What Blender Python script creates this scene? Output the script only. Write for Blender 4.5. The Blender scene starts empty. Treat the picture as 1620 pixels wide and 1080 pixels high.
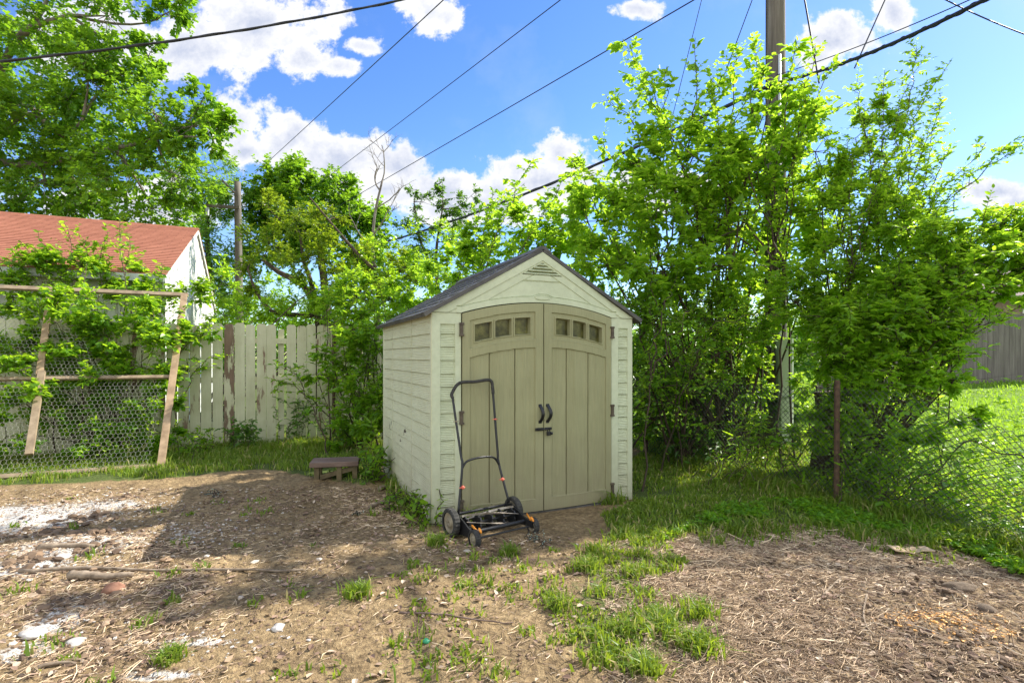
import bpy, math
import numpy as np
from mathutils import Vector, Matrix

R = np.random.default_rng(7)
rad = math.radians
S = bpy.context.scene
COL = S.collection

# ------------------------------------------------------------------ view numbers
F, CX, HY, CAMH = 840.0, 810.0, 563.0, 1.42
TH = rad(23.77)
U = np.array([math.cos(TH), math.sin(TH), 0.0])
V = np.array([-math.sin(TH), math.cos(TH), 0.0])
SUN = np.array([0.878, 0.478, 0.878]); SUN /= np.linalg.norm(SUN)

def at(X, Y, d):
    return np.array([(X - CX) / F * d, d, CAMH + (HY - Y) / F * d])

def gp(X, Y):
    d = CAMH * F / (Y - HY)
    return np.array([(X - CX) / F * d, d])

def lot(u, v, z=0.0):
    p = U * u + V * v
    return np.array([p[0], p[1], z])

# ------------------------------------------------------------------ noise
def _hash(ix, iy, seed):
    h = (ix.astype(np.int64) * 374761393 + iy.astype(np.int64) * 668265263 + seed * 1442695041) & 0xFFFFFFFF
    h = ((h ^ (h >> 13)) * 1274126177) & 0xFFFFFFFF
    return ((h ^ (h >> 16)) & 0xFFFF) / 65535.0

def vnoise(x, y, seed=0):
    x = np.asarray(x, float); y = np.asarray(y, float)
    ix = np.floor(x); iy = np.floor(y); fx = x - ix; fy = y - iy
    fx = fx * fx * (3 - 2 * fx); fy = fy * fy * (3 - 2 * fy)
    a = _hash(ix, iy, seed); b = _hash(ix + 1, iy, seed); c = _hash(ix, iy + 1, seed); d = _hash(ix + 1, iy + 1, seed)
    return (a * (1 - fx) + b * fx) * (1 - fy) + (c * (1 - fx) + d * fx) * fy

def fbm(x, y, seed=0, o=4):
    t = 0; a = 0.5; s = 0
    for i in range(o):
        t = t + a * vnoise(x * 2 ** i + 17.3 * i, y * 2 ** i - 9.1 * i, seed + i); s += a; a *= 0.5
    return t / s

def sstep(a, b, x):
    t = np.clip((np.asarray(x, float) - a) / (b - a), 0, 1)
    return t * t * (3 - 2 * t)

def inpoly(px_, py_, poly):
    poly = np.asarray(poly); n = len(poly); ins = np.zeros(np.shape(px_), bool); j = n - 1
    for i in range(n):
        xi, yi = poly[i]; xj, yj = poly[j]
        c = ((yi > py_) != (yj > py_)) & (px_ < (xj - xi) * (py_ - yi) / (yj - yi + 1e-12) + xi)
        ins ^= c; j = i
    return ins

def ground_z(x, y):
    x = np.asarray(x, float); y = np.asarray(y, float)
    u = x * U[0] + y * U[1]; v = x * V[0] + y * V[1]
    z = np.clip(u - 5.6, 0, 40) * 0.055
    near = (1 - sstep(9, 14, np.hypot(x, y)))
    soil = (1 - sstep(4.6, 5.4, u)) * (1 - sstep(7.0, 8.2, v))
    z = z + near * (fbm(x * 1.3, y * 1.3, 3, 3) - 0.5) * 0.05
    z = z + near * soil * ((fbm(x * 9, y * 9, 11, 3) - 0.5) * 0.035 + np.maximum(fbm(x * 22, y * 22, 23, 2) - 0.55, 0) * 0.06)
    # bed of ash and dug soil on the left; hollow in front of the doors
    z = z + 0.05 * np.exp(-(((x + 2.9) / 0.9) ** 2 + ((y - 3.8) / 0.7) ** 2)) * fbm(x * 5, y * 5, 31, 3) * 1.6
    z = z + 0.05 * np.exp(-(((x - 2.5) / 0.7) ** 2 + ((y - 2.9) / 0.45) ** 2)) * fbm(x * 6, y * 6, 37, 3)
    # flat pad round the shed
    su = np.maximum(np.maximum(1.219 - u, u - 3.32), 0); sv = np.maximum(np.maximum(4.49 - v, v - 6.79), 0)
    pad = np.exp(-(np.hypot(su, sv) / 0.25) ** 2)
    z = z * (1 - pad) - 0.045 * pad
    return z

# ------------------------------------------------------------------ mesh building
class MB:
    def __init__(self):
        self.v = []; self.f = []; self.a = []; self.n = 0
    def add(self, v, f, a=0.5):
        v = np.asarray(v, float).reshape(-1, 3)
        if not isinstance(f, list): f = [np.asarray(f)]
        else: f = [np.asarray(q) for q in f]
        for q in f:
            if q.ndim == 1: q = q[None, :]
            self.f.append(q + self.n)
        self.v.append(v)
        a = np.asarray(a, float)
        self.a.append(np.broadcast_to(a, (len(v),)) if a.ndim == 0 else a)
        self.n += len(v)
        return self
    def build(self, name, mat, parent=None, smooth=False, origin=None, rot=0.0, tag=None):
        me = bpy.data.meshes.new(name)
        vv = np.concatenate(self.v) if self.v else np.zeros((0, 3))
        if origin is not None:
            vv = vv - np.asarray(origin, float)
        me.vertices.add(len(vv)); me.vertices.foreach_set('co', vv.astype(np.float32).ravel())
        ls = np.concatenate([q.ravel() for q in self.f]).astype(np.int32)
        tot = np.concatenate([np.full(len(q), q.shape[1]) for q in self.f]).astype(np.int32)
        st = np.concatenate([[0], np.cumsum(tot)[:-1]]).astype(np.int32)
        me.loops.add(len(ls)); me.loops.foreach_set('vertex_index', ls)
        me.polygons.add(len(tot)); me.polygons.foreach_set('loop_start', st); me.polygons.foreach_set('loop_total', tot)
        me.polygons.foreach_set('use_smooth', np.full(len(tot), smooth))
        at_ = me.attributes.new('tint', 'FLOAT', 'POINT'); at_.data.foreach_set('value', np.concatenate(self.a).astype(np.float32))
        me.update(calc_edges=True)
        o = bpy.data.objects.new(name, me); COL.objects.link(o)
        me.materials.append(mat)
        if origin is not None and parent is None: o.location = origin
        if parent is not None:
            o.parent = parent
        return o

def tag(o, label=None, cat=None, group=None, kind=None):
    if label: o['label'] = label
    if cat: o['category'] = cat
    if group: o['group'] = group
    if kind: o['kind'] = kind
    return o

def empty(name, loc, rz=0.0, label=None, cat=None, group=None):
    o = bpy.data.objects.new(name, None); COL.objects.link(o)
    o.location = loc; o.rotation_euler = (0, 0, rz); o.empty_display_size = 0.2
    return tag(o, label, cat, group)

QB = np.array([[0, 3, 2, 1], [4, 5, 6, 7], [0, 1, 5, 4], [1, 2, 6, 5], [2, 3, 7, 6], [3, 0, 4, 7]])
def box(mb, x0, x1, y0, y1, z0, z1, a=0.5, bev=0.0):
    if bev <= 0:
        v = [(x0, y0, z0), (x1, y0, z0), (x1, y1, z0), (x0, y1, z0), (x0, y0, z1), (x1, y0, z1), (x1, y1, z1), (x0, y1, z1)]
        return mb.add(v, QB, a)
    import bmesh
    bm = bmesh.new(); bmesh.ops.create_cube(bm, size=1)
    for q in bm.verts:
        q.co = ((q.co.x + .5) * (x1 - x0) + x0, (q.co.y + .5) * (y1 - y0) + y0, (q.co.z + .5) * (z1 - z0) + z0)
    bmesh.ops.bevel(bm, geom=list(bm.edges), offset=bev, segments=2, affect='EDGES', profile=.6)
    return frombm(mb, bm, a)

def frombm(mb, bm, a=0.5, M=None):
    bm.verts.index_update(); v = np.array([q.co[:] for q in bm.verts]); fs = {}
    for f in bm.faces: fs.setdefault(len(f.verts), []).append([q.index for q in f.verts])
    bm.free()
    if M is not None: v = (np.asarray(M)[:3, :3] @ v.T).T + np.asarray(M)[:3, 3]
    return mb.add(v, [np.array(q) for q in fs.values()], a)

def obox(mb, p0, p1, w, h, up=(0, 0, 1), a=0.5):
    """a bar from p0 to p1, w across, h along up"""
    p0 = np.asarray(p0, float); p1 = np.asarray(p1, float); d = p1 - p0; d /= np.linalg.norm(d)
    up = np.asarray(up, float); s = np.cross(d, up); s /= np.linalg.norm(s); t = np.cross(s, d)
    c = [(-1, -1), (1, -1), (1, 1), (-1, 1)]
    v = [p0 + s * i * w / 2 + t * j * h / 2 for i, j in c] + [p1 + s * i * w / 2 + t * j * h / 2 for i, j in c]
    return mb.add(v, QB, a)

def tube(mb, pts, r, n=6, a=0.5, cap=True):
    pts = np.asarray(pts, float); m = len(pts); r = np.broadcast_to(np.asarray(r, float), (m,))
    T = np.gradient(pts, axis=0); T /= np.linalg.norm(T, axis=1)[:, None] + 1e-9
    ref = np.array([0, 0, 1.0]) if abs(T[:, 2]).mean() < 0.8 else np.array([1.0, 0, 0])
    A = np.cross(T, ref); A /= np.linalg.norm(A, axis=1)[:, None] + 1e-9; B = np.cross(T, A)
    an = np.linspace(0, 2 * np.pi, n, endpoint=False)
    ring = pts[:, None, :] + r[:, None, None] * (A[:, None, :] * np.cos(an)[None, :, None] + B[:, None, :] * np.sin(an)[None, :, None])
    i = np.arange(m - 1)[:, None] * n; k = np.arange(n)[None, :]; k2 = (k + 1) % n
    f = np.stack([i + k, i + k2, i + n + k2, i + n + k], -1).reshape(-1, 4)
    fs = [f]
    if cap and n > 2: fs += [np.arange(n)[::-1][None, :], (np.arange(n) + (m - 1) * n)[None, :]]
    return mb.add(ring.reshape(-1, 3), fs, a)

def curve(pts, n=20):
    """Catmull-Rom through points"""
    P = np.asarray(pts, float); P = np.vstack([2 * P[0] - P[1], P, 2 * P[-1] - P[-2]]); out = []
    segs = len(P) - 3; per = max(2, n // segs)
    for i in range(segs):
        p0, p1, p2, p3 = P[i:i + 4]
        for t in np.linspace(0, 1, per, endpoint=False):
            out.append(0.5 * (2 * p1 + (p2 - p0) * t + (2 * p0 - 5 * p1 + 4 * p2 - p3) * t * t + (3 * p1 - p0 - 3 * p2 + p3) * t ** 3))
    out.append(P[-2]); return np.array(out)

def bez(p0, c, p1, n=10):
    t = np.linspace(0, 1, n)[:, None]
    return (1 - t) ** 2 * p0 + 2 * t * (1 - t) * c + t * t * p1

def relief(mb, xs, zlo, zhi, depth, nz, thick, bow=None, zs=None, a=None):
    """front sheet facing -y with relief (depth>0 = proud), closed at the back"""
    xs = np.asarray(xs, float); t = np.linspace(0, 1, nz)
    lo = np.array([zlo(x) for x in xs]); hi = np.array([zhi(x) for x in xs])
    X = np.repeat(xs[:, None], nz, 1); Z = lo[:, None] + (hi - lo)[:, None] * t[None, :]
    b = bow(X) if bow else 0 * X
    Yf = -depth(X, Z) - b; Yb = thick - b
    nx = len(xs); idx = np.arange(nx * nz).reshape(nx, nz)
    f = np.stack([idx[:-1, :-1], idx[1:, :-1], idx[1:, 1:], idx[:-1, 1:]], -1).reshape(-1, 4)
    v1 = np.stack([X, Yf, Z], -1).reshape(-1, 3); v2 = np.stack([X, Yb + 0 * X, Z], -1).reshape(-1, 3)
    N = nx * nz
    fb = f[:, ::-1] + N
    def strip(e, flip):
        q = np.stack([e[:-1], e[1:], e[1:] + N, e[:-1] + N], -1)
        return q if flip else q[:, ::-1]
    fs = np.concatenate([f, fb, strip(idx[:, 0], False), strip(idx[:, -1], True), strip(idx[0], True), strip(idx[-1], False)])
    av = 0.5 if a is None else np.concatenate([a(X, Z).ravel()] * 2)
    return mb.add(np.concatenate([v1, v2]), fs, av)

def xform(mb, M):
    M = np.asarray(M); mb.v = [(M[:3, :3] @ v.T).T + M[:3, 3] for v in mb.v]; return mb

# ------------------------------------------------------------------ materials
def new_mat(name):
    m = bpy.data.materials.new(name); m.use_nodes = True
    nt = m.node_tree; b = nt.nodes['Principled BSDF']
    return m, nt, b

def N(nt, t, **k):
    n = nt.nodes.new(t)
    for q, w in k.items():
        if q.startswith('i_'): n.inputs[int(q[2:])].default_value = w
        else: setattr(n, q, w)
    return n

def ramp(nt, fac, stops):
    n = nt.nodes.new('ShaderNodeValToRGB'); e = n.color_ramp.elements
    while len(e) < len(stops): e.new(0.5)
    for q, (p, c) in zip(e, stops): q.position = p; q.color = (*c, 1)
    nt.links.new(fac, n.inputs[0]); return n.outputs[0]

def noise(nt, scale, detail=4, rough=.55, coord=None, vec_scale=None):
    tc = N(nt, 'ShaderNodeTexCoord'); out = tc.outputs['Object']
    if vec_scale:
        mp = N(nt, 'ShaderNodeMapping'); mp.inputs['Scale'].default_value = vec_scale; nt.links.new(out, mp.inputs[0]); out = mp.outputs[0]
    n = N(nt, 'ShaderNodeTexNoise'); n.inputs['Scale'].default_value = scale; n.inputs['Detail'].default_value = detail; n.inputs['Roughness'].default_value = rough
    nt.links.new(out, n.inputs['Vector']); return n.outputs[0]

def mixc(nt, fac, a, b, mode='MIX'):
    n = nt.nodes.new('ShaderNodeMix'); n.data_type = 'RGBA'; n.blend_type = mode
    for sock, val in ((n.inputs[0], fac), (n.inputs[6], a), (n.inputs[7], b)):
        if isinstance(val, (int, float)): sock.default_value = val
        elif isinstance(val, tuple): sock.default_value = (*val, 1)
        else: nt.links.new(val, sock)
    return n.outputs[2]

def mth0(nt, a, k):
    n = N(nt, 'ShaderNodeMath', operation='MULTIPLY', i_1=k); nt.links.new(a, n.inputs[0]); return n.outputs[0]

def bump(nt, b, h, strength=.3, dist=.01):
    n = N(nt, 'ShaderNodeBump'); n.inputs['Strength'].default_value = strength; n.inputs['Distance'].default_value = dist
    nt.links.new(h, n.inputs['Height']); nt.links.new(n.outputs[0], b.inputs['Normal'])

def attr(nt, name='tint'):
    n = N(nt, 'ShaderNodeAttribute'); n.attribute_name = name; return n.outputs['Fac']

def simple(name, stops, scale=8, rough=.7, vs=None, bs=.2, bd=.004, detail=5, metal=0, spec=.4, bscale=None):
    m, nt, b = new_mat(name)
    f = noise(nt, scale, detail, .6, vec_scale=vs)
    nt.links.new(ramp(nt, f, stops), b.inputs['Base Color'])
    b.inputs['Roughness'].default_value = rough; b.inputs['Metallic'].default_value = metal
    b.inputs['Specular IOR Level'].default_value = spec
    if bs: bump(nt, b, noise(nt, bscale or scale * 4, 4, .6, vec_scale=vs), bs, bd)
    return m

def leafmat(name, dark, light, trans, tf=.45, rough=.36):
    m, nt, b = new_mat(name)
    t = attr(nt)
    c = ramp(nt, t, [(0.0, dark), (0.75, light), (1.0, tuple(min(1, q * 1.25) for q in light))])
    nt.links.new(c, b.inputs['Base Color']); b.inputs['Roughness'].default_value = rough; b.inputs['Specular IOR Level'].default_value = .45
    tr = N(nt, 'ShaderNodeBsdfTranslucent')
    ct = ramp(nt, t, [(0.0, tuple(q * .7 for q in trans)), (1.0, trans)]); nt.links.new(ct, tr.inputs[0])
    mx = N(nt, 'ShaderNodeMixShader'); mx.inputs[0].default_value = tf
    nt.links.new(b.outputs[0], mx.inputs[1]); nt.links.new(tr.outputs[0], mx.inputs[2])
    nt.links.new(mx.outputs[0], nt.nodes['Material Output'].inputs[0])
    return m

M = {}
M['leaf_bright'] = leafmat('mulberry leaf', (.09, .21, .012), (.19, .36, .02), (.54, .82, .04), .63)
M['leaf_mid'] = leafmat('honeysuckle leaf', (.07, .19, .016), (.15, .32, .026), (.50, .76, .03), .60)
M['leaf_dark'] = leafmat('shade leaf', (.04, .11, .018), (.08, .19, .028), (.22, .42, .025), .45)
M['leaf_maple'] = leafmat('maple leaf', (.05, .15, .014), (.12, .28, .020), (.36, .62, .025), .53)
M['leaf_pale'] = leafmat('locust leaf', (.08, .21, .025), (.15, .33, .04), (.40, .64, .05), .5)
M['leaf_olive'] = leafmat('thin tree leaf', (.07, .15, .010), (.14, .25, .016), (.42, .56, .02), .52)
M['grass'] = leafmat('grass blade', (.075, .15, .014), (.17, .27, .025), (.38, .50, .03), .42, .5)
for nd in M['grass'].node_tree.nodes:
    if nd.type == 'VALTORGB':
        e = nd.color_ramp.elements.new(.86); e.color = (.20, .27, .04, 1) if len(nd.color_ramp.elements) > 3 else (.38, .50, .03, 1)
        nd.color_ramp.elements[-1].color = (.52, .42, .20, 1)
M['lawn'] = leafmat('lawn blade', (.13, .28, .016), (.24, .43, .03), (.48, .72, .05), .45, .5)
M['silver'] = leafmat('silvery weed', (.30, .40, .33), (.46, .56, .48), (.3, .45, .3), .3, .6)
M['bark'] = simple('brown bark', [(.3, (.03, .021, .013)), (.7, (.10, .072, .05))], 9, .9, (1, 1, .25), .6, .02)
M['bark_grey'] = simple('grey bark', [(.3, (.10, .085, .07)), (.7, (.27, .24, .2))], 9, .9, (1, 1, .25), .6, .02)
M['pole'] = simple('weathered pole wood', [(.25, (.06, .05, .04)), (.55, (.15, .13, .108)), (.8, (.24, .215, .185))], 14, .85, (1, 1, .06), .5, .01)
M['lumber'] = simple('fir lumber', [(.25, (.19, .125, .072)), (.6, (.36, .255, .155)), (.85, (.46, .34, .22))], 10, .75, (1, 1, 1), .25, .003)
M['lumber_grey'] = simple('greyed lumber', [(.25, (.16, .115, .075)), (.6, (.30, .23, .15)), (.85, (.38, .30, .21))], 10, .8, (1, 1, 1), .25, .003)
M['bench'] = simple('stained plank', [(.25, (.07, .045, .035)), (.55, (.17, .115, .09)), (.85, (.27, .20, .165))], 9, .8, (.35, 1, 1), .4, .004)
M['bench_leg'] = simple('mossy plank', [(.25, (.05, .038, .022)), (.55, (.13, .10, .05)), (.85, (.20, .16, .09))], 9, .85, None, .4, .004)
M['galv'] = simple('galvanised wire', [(.3, (.30, .28, .24)), (.7, (.52, .50, .45))], 30, .5, None, 0, metal=.3)
M['chain'] = simple('weathered chain link wire', [(.3, (.045, .055, .05)), (.7, (.12, .13, .12))], 30, .55, None, 0, metal=.4)
M['rust'] = simple('rusted steel', [(.3, (.035, .022, .015)), (.6, (.10, .06, .035)), (.85, (.16, .10, .06))], 24, .8, None, .3, .002)
M['cable'] = simple('black cable', [(.3, (.012, .013, .016)), (.7, (.03, .032, .038))], 12, .55, None, 0)
M['black'] = simple('black enamel', [(.3, (.008, .008, .009)), (.7, (.022, .022, .024))], 14, .38, None, .05, .001)
M['rubber'] = simple('dusty rubber', [(.3, (.018, .018, .017)), (.7, (.06, .057, .05))], 24, .8, None, .2, .002)
M['hub'] = simple('dirty tan plastic', [(.3, (.16, .13, .085)), (.7, (.34, .29, .20))], 14, .7, None, .1, .002)
M['steel'] = simple('worn blade steel', [(.3, (.16, .13, .10)), (.6, (.34, .30, .25)), (.85, (.5, .47, .42))], 20, .45, None, .1, .001, metal=.5)
M['orange'] = simple('orange plastic', [(.3, (.75, .24, .02)), (.7, (.9, .36, .04))], 10, .45, None, 0)
M['red'] = simple('faded red plastic', [(.3, (.62, .10, .06)), (.7, (.8, .2, .13))], 10, .5, None, 0)
M['hinge'] = simple('bronze hinge', [(.3, (.05, .038, .026)), (.7, (.12, .095, .065))], 20, .6, None, .1, .001)
M['guard'] = simple('pale cable guard', [(.3, (.36, .42, .30)), (.7, (.52, .57, .44))], 4, .6, (1, 1, .3), .1, .002)
M['conduit'] = simple('grey conduit', [(.3, (.40, .42, .44)), (.7, (.56, .58, .60))], 6, .45, (1, 1, .3), 0)
M['stone'] = simple('ash coated stone', [(.3, (.30, .27, .24)), (.7, (.58, .55, .51))], 12, .9, None, .5, .006)
M['brick'] = simple('broken brick', [(.3, (.16, .07, .04)), (.7, (.32, .17, .11))], 18, .9, None, .5, .005)
M['clod'] = simple('dug soil', [(.3, (.07, .048, .032)), (.6, (.15, .11, .075)), (.85, (.25, .19, .135))], 22, .95, None, .6, .008)
M['stick'] = simple('dry stick', [(.3, (.12, .085, .055)), (.7, (.33, .26, .19))], 16, .9, None, .4, .004)
M['card'] = simple('weathered cardboard', [(.3, (.40, .28, .17)), (.7, (.58, .44, .30))], 9, .9, None, .2, .003)
M['white_scrap'] = simple('white scrap', [(.3, (.5, .5, .48)), (.7, (.75, .75, .72))], 12, .7, None, .1, .002)
M['green_cap'] = simple('green plastic', [(.3, (.02, .22, .10)), (.7, (.05, .34, .17))], 12, .4, None, 0)
M['kernel'] = simple('spilled corn', [(.3, (.52, .22, .05)), (.6, (.70, .40, .12)), (.8, (.70, .30, .16))], 30, .6, None, 0)

# straw litter: tint picks the piece's own colour
m, nt, b = new_mat('dry straw'); t = attr(nt)
nt.links.new(ramp(nt, t, [(0, (.08, .052, .032)), (.4, (.32, .22, .135)), (.8, (.64, .48, .31)), (1, (.84, .69, .49))]), b.inputs['Base Color'])
b.inputs['Roughness'].default_value = .8; M['straw'] = m
m, nt, b = new_mat('soil crumbs'); t = attr(nt)
nt.links.new(ramp(nt, t, [(0, (.075, .048, .03)), (.55, (.22, .145, .088)), (.85, (.34, .24, .155)), (1, (.55, .5, .43))]), b.inputs['Base Color'])
b.inputs['Roughness'].default_value = .95; M['crumb'] = m
m, nt, b = new_mat('dead leaf'); t = attr(nt)
nt.links.new(ramp(nt, t, [(0, (.13, .075, .05)), (.5, (.30, .20, .14)), (.85, (.40, .31, .22)), (1, (.50, .41, .31))]), b.inputs['Base Color'])
b.inputs['Roughness'].default_value = .85; M['deadleaf'] = m

# ground: soil with ash, straw floor and lawn floor; masks are per-vertex attributes of what lies where
m, nt, b = new_mat('yard ground')
n1 = noise(nt, 2.2, 8, .62); n2 = noise(nt, 26, 6, .65); n3 = noise(nt, 90, 3, .6)
soil = ramp(nt, n1, [(.32, (.09, .062, .037)), (.5, (.242, .170, .090)), (.68, (.405, .295, .160))])
soil = mixc(nt, .55, soil, ramp(nt, n2, [(.34, (.06, .041, .025)), (.5, (.252, .178, .095)), (.68, (.475, .355, .195))]))
strawc = ramp(nt, n2, [(.34, (.055, .038, .023)), (.5, (.22, .152, .093)), (.7, (.485, .365, .205))])
ash = ramp(nt, n3, [(.30, (.20, .17, .14)), (.45, (.50, .47, .43)), (.6, (.62, .60, .56)), (.8, (.76, .74, .71))])
lawnc = ramp(nt, n2, [(.34, (.06, .12, .012)), (.5, (.13, .23, .02)), (.66, (.20, .29, .035))])
turfc = ramp(nt, n2, [(.3, (.06, .075, .022)), (.55, (.085, .12, .03)), (.75, (.17, .16, .07))])
c = mixc(nt, attr(nt, 'straw'), soil, strawc)
def sharp(a_, lo, hi):
    ad = N(nt, 'ShaderNodeMath', operation='ADD'); nt.links.new(a_, ad.inputs[0])
    sb = N(nt, 'ShaderNodeMath', operation='MULTIPLY_ADD', i_1=1.1, i_2=-.55); nt.links.new(n2, sb.inputs[0]); nt.links.new(sb.outputs[0], ad.inputs[1])
    mr = N(nt, 'ShaderNodeMapRange', interpolation_type='SMOOTHSTEP'); mr.inputs[1].default_value = lo; mr.inputs[2].default_value = hi
    nt.links.new(ad.outputs[0], mr.inputs[0]); return mr.outputs[0]
c = mixc(nt, sharp(attr(nt, 'ash'), .40, .72), c, ash)
c = mixc(nt, sharp(attr(nt, 'turf'), .35, .65), c, turfc)
c = mixc(nt, attr(nt, 'lawn'), c, lawnc)
nt.links.new(c, b.inputs['Base Color']); b.inputs['Roughness'].default_value = .95; b.inputs['Specular IOR Level'].default_value = .15
ad = N(nt, 'ShaderNodeMath', operation='MULTIPLY_ADD', i_1=.35); nt.links.new(n3, ad.inputs[0]); nt.links.new(n2, ad.inputs[2])
bump(nt, b, ad.outputs[0], .9, .035)
M['ground'] = m

# shed plastics
def plastic(name, lo, hi, grain_scale, vs, dirt):
    m, nt, b = new_mat(name)
    f = noise(nt, 3, 6, .6); g = noise(nt, grain_scale, 3, .6, vec_scale=vs)
    c = ramp(nt, f, [(.3, lo), (.7, hi)])
    c = mixc(nt, .35, c, ramp(nt, g, [(.3, tuple(q * .8 for q in lo)), (.7, hi)]))
    tcn = N(nt, 'ShaderNodeTexCoord'); sp = N(nt, 'ShaderNodeSeparateXYZ'); nt.links.new(tcn.outputs['Object'], sp.inputs[0])
    mr = N(nt, 'ShaderNodeMapRange'); mr.inputs[1].default_value = .75; mr.inputs[2].default_value = -.05; nt.links.new(sp.outputs[2], mr.inputs[0])
    mu = N(nt, 'ShaderNodeMath', operation='MULTIPLY'); nt.links.new(mr.outputs[0], mu.inputs[0]); nt.links.new(noise(nt, 6, 6, .65, vec_scale=(1, 1, .5)), mu.inputs[1])
    c = mixc(nt, mu.outputs[0], c, dirt)           # splashed mud near the ground
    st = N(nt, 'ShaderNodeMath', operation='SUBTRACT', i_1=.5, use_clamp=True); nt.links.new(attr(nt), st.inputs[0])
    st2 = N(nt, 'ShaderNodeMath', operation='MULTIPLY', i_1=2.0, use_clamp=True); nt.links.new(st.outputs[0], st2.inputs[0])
    c = mixc(nt, st2.outputs[0], c, (.06, .04, .028))  # scorch marks, holes, and grooves darkened with dirt and painted shade
    nt.links.new(c, b.inputs['Base Color']); b.inputs['Roughness'].default_value = .55; b.inputs['Specular IOR Level'].default_value = .3
    bump(nt, b, g, .35, .004)
    return m
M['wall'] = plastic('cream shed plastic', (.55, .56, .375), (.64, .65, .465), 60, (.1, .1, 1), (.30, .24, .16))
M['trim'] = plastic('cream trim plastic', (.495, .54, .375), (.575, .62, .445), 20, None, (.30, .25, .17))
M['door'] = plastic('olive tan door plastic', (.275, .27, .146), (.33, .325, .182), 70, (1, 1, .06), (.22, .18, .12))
M['dark_in'] = simple('shed interior dark', [(.3, (.03, .028, .02)), (.7, (.05, .047, .034))], 4, .9, None, 0)
m, nt, b = new_mat('dusty window pane')
f = noise(nt, 7, 6, .65)
nt.links.new(ramp(nt, f, [(.36, (.03, .03, .008)), (.5, (.09, .088, .022)), (.66, (.21, .205, .06))]), b.inputs['Base Color'])
b.inputs['Roughness'].default_value = .3; b.inputs['Specular IOR Level'].default_value = .35; M['pane'] = m
M['roof'] = simple('grey roof plastic', [(.3, (.05, .048, .046)), (.6, (.095, .09, .085)), (.8, (.18, .17, .155))], 9, .6, (1, 1, 1), .35, .004)

# ------------------------------------------------------------------ leaves
def leaves(mb, P, D, Nn, L, W, rng, fold=.25, curl=.15, simple_=False, tint=None):
    n = len(P)
    D = D / (np.linalg.norm(D, axis=1)[:, None] + 1e-9)
    Sd = np.cross(D, Nn); Sd /= np.linalg.norm(Sd, axis=1)[:, None] + 1e-9
    Nn = np.cross(Sd, D)
    t = rng.random(n) if tint is None else tint
    if simple_:
        tm = [(0, 0, 0), (.45, -.5, fold * .5), (1, 0, -curl), (.45, .5, fold * .5)]; fc = [[0, 1, 2, 3]]
    else:
        tm = [(0, 0, 0), (.28, -.46, fold * .45), (.68, -.36, fold * .35 - curl * .4), (1, 0, -curl), (.68, .36, fold * .35 - curl * .4), (.28, .46, fold * .45)]
        fc = [[0, 1, 2, 3], [0, 3, 4, 5]]
    k = len(tm)
    Vv = np.empty((n, k, 3))
    for i, (a, s, h) in enumerate(tm):
        Vv[:, i] = P + D * (a * L)[:, None] + Sd * (s * W)[:, None] + Nn * (h * W)[:, None]
    base = (np.arange(n) * k)[:, None]
    f = np.concatenate([base + np.array(q)[None, :] for q in fc])
    mb.add(Vv.reshape(-1, 3), f, np.repeat(t, k))

def twig_leaves(mb, A, B, k, Lm, rng, wr=.62, simple_=False, droop=.25, sag=.06, fold=.25, start=.15, updir=None):
    """leaves alternate along twigs A->B"""
    A = np.asarray(A); B = np.asarray(B); n = len(A); d = B - A; ln = np.linalg.norm(d, axis=1)
    T = d / (ln[:, None] + 1e-9)
    up = np.array([0, 0, 1.0]); s = np.cross(T, up); s /= np.linalg.norm(s, axis=1)[:, None] + 1e-6
    t = start + (1 - start) * (np.arange(k)[None, :] + rng.random((n, k))) / k
    side = np.where((np.arange(k) % 2)[None, :] == 0, 1.0, -1.0) * (rng.random((n, 1)) < 2)
    P = A[:, None, :] + d[:, None, :] * t[..., None]; P[..., 2] -= sag * (t ** 2) * ln[:, None]
    D = T[:, None, :] * (.5 + .5 * rng.random((n, k)))[..., None] + s[:, None, :] * (side * (.5 + .6 * rng.random((n, k))))[..., None]
    D = D + rng.normal(0, .28, (n, k, 3)); D[..., 2] -= droop
    Nn = np.zeros((n, k, 3)) + up + rng.normal(0, .45, (n, k, 3))
    L = Lm * (.45 + .8 * rng.random((n, k))) * (.65 + .6 * rng.random((n, 1)))
    tn = np.clip(.6 * rng.random((n, 1)) ** 1.3 + .5 * rng.random((n, k)) - .05, 0, 1)
    leaves(mb, P.reshape(-1, 3), D.reshape(-1, 3), Nn.reshape(-1, 3), L.ravel(), L.ravel() * wr * (.8 + .35 * rng.random(n * k)), rng, fold, .15, simple_, tn.ravel())

def twig_sticks(mb, A, B, r):
    A = np.asarray(A); B = np.asarray(B); n = len(A); d = B - A
    s = np.cross(d, [0.3, 0.2, 1.0]); s /= np.linalg.norm(s, axis=1)[:, None] + 1e-6; q = np.cross(d, s); q /= np.linalg.norm(q, axis=1)[:, None] + 1e-6
    Vv = np.empty((n, 4, 3)); Vv[:, 0] = A + s * r; Vv[:, 1] = A - s * r * .5 + q * r * .87; Vv[:, 2] = A - s * r * .5 - q * r * .87; Vv[:, 3] = B
    base = (np.arange(n) * 4)[:, None]
    f = np.concatenate([base + np.array(q_)[None, :] for q_ in ([0, 1, 3], [1, 2, 3], [2, 0, 3])])
    mb.add(Vv.reshape(-1, 3), f)

def shoot_path(p0, p1, arch, rng, n=14):
    c = p0 * .45 + p1 * .55; c[2] = p0[2] + (p1[2] - p0[2]) * .62 + arch
    c[:2] = p0[:2] * .6 + p1[:2] * .4 + rng.normal(0, .12, 2)
    p = bez(p0, c, p1, n); p[1:-1] += rng.normal(0, .025, (n - 2, 3)); return p

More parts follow.
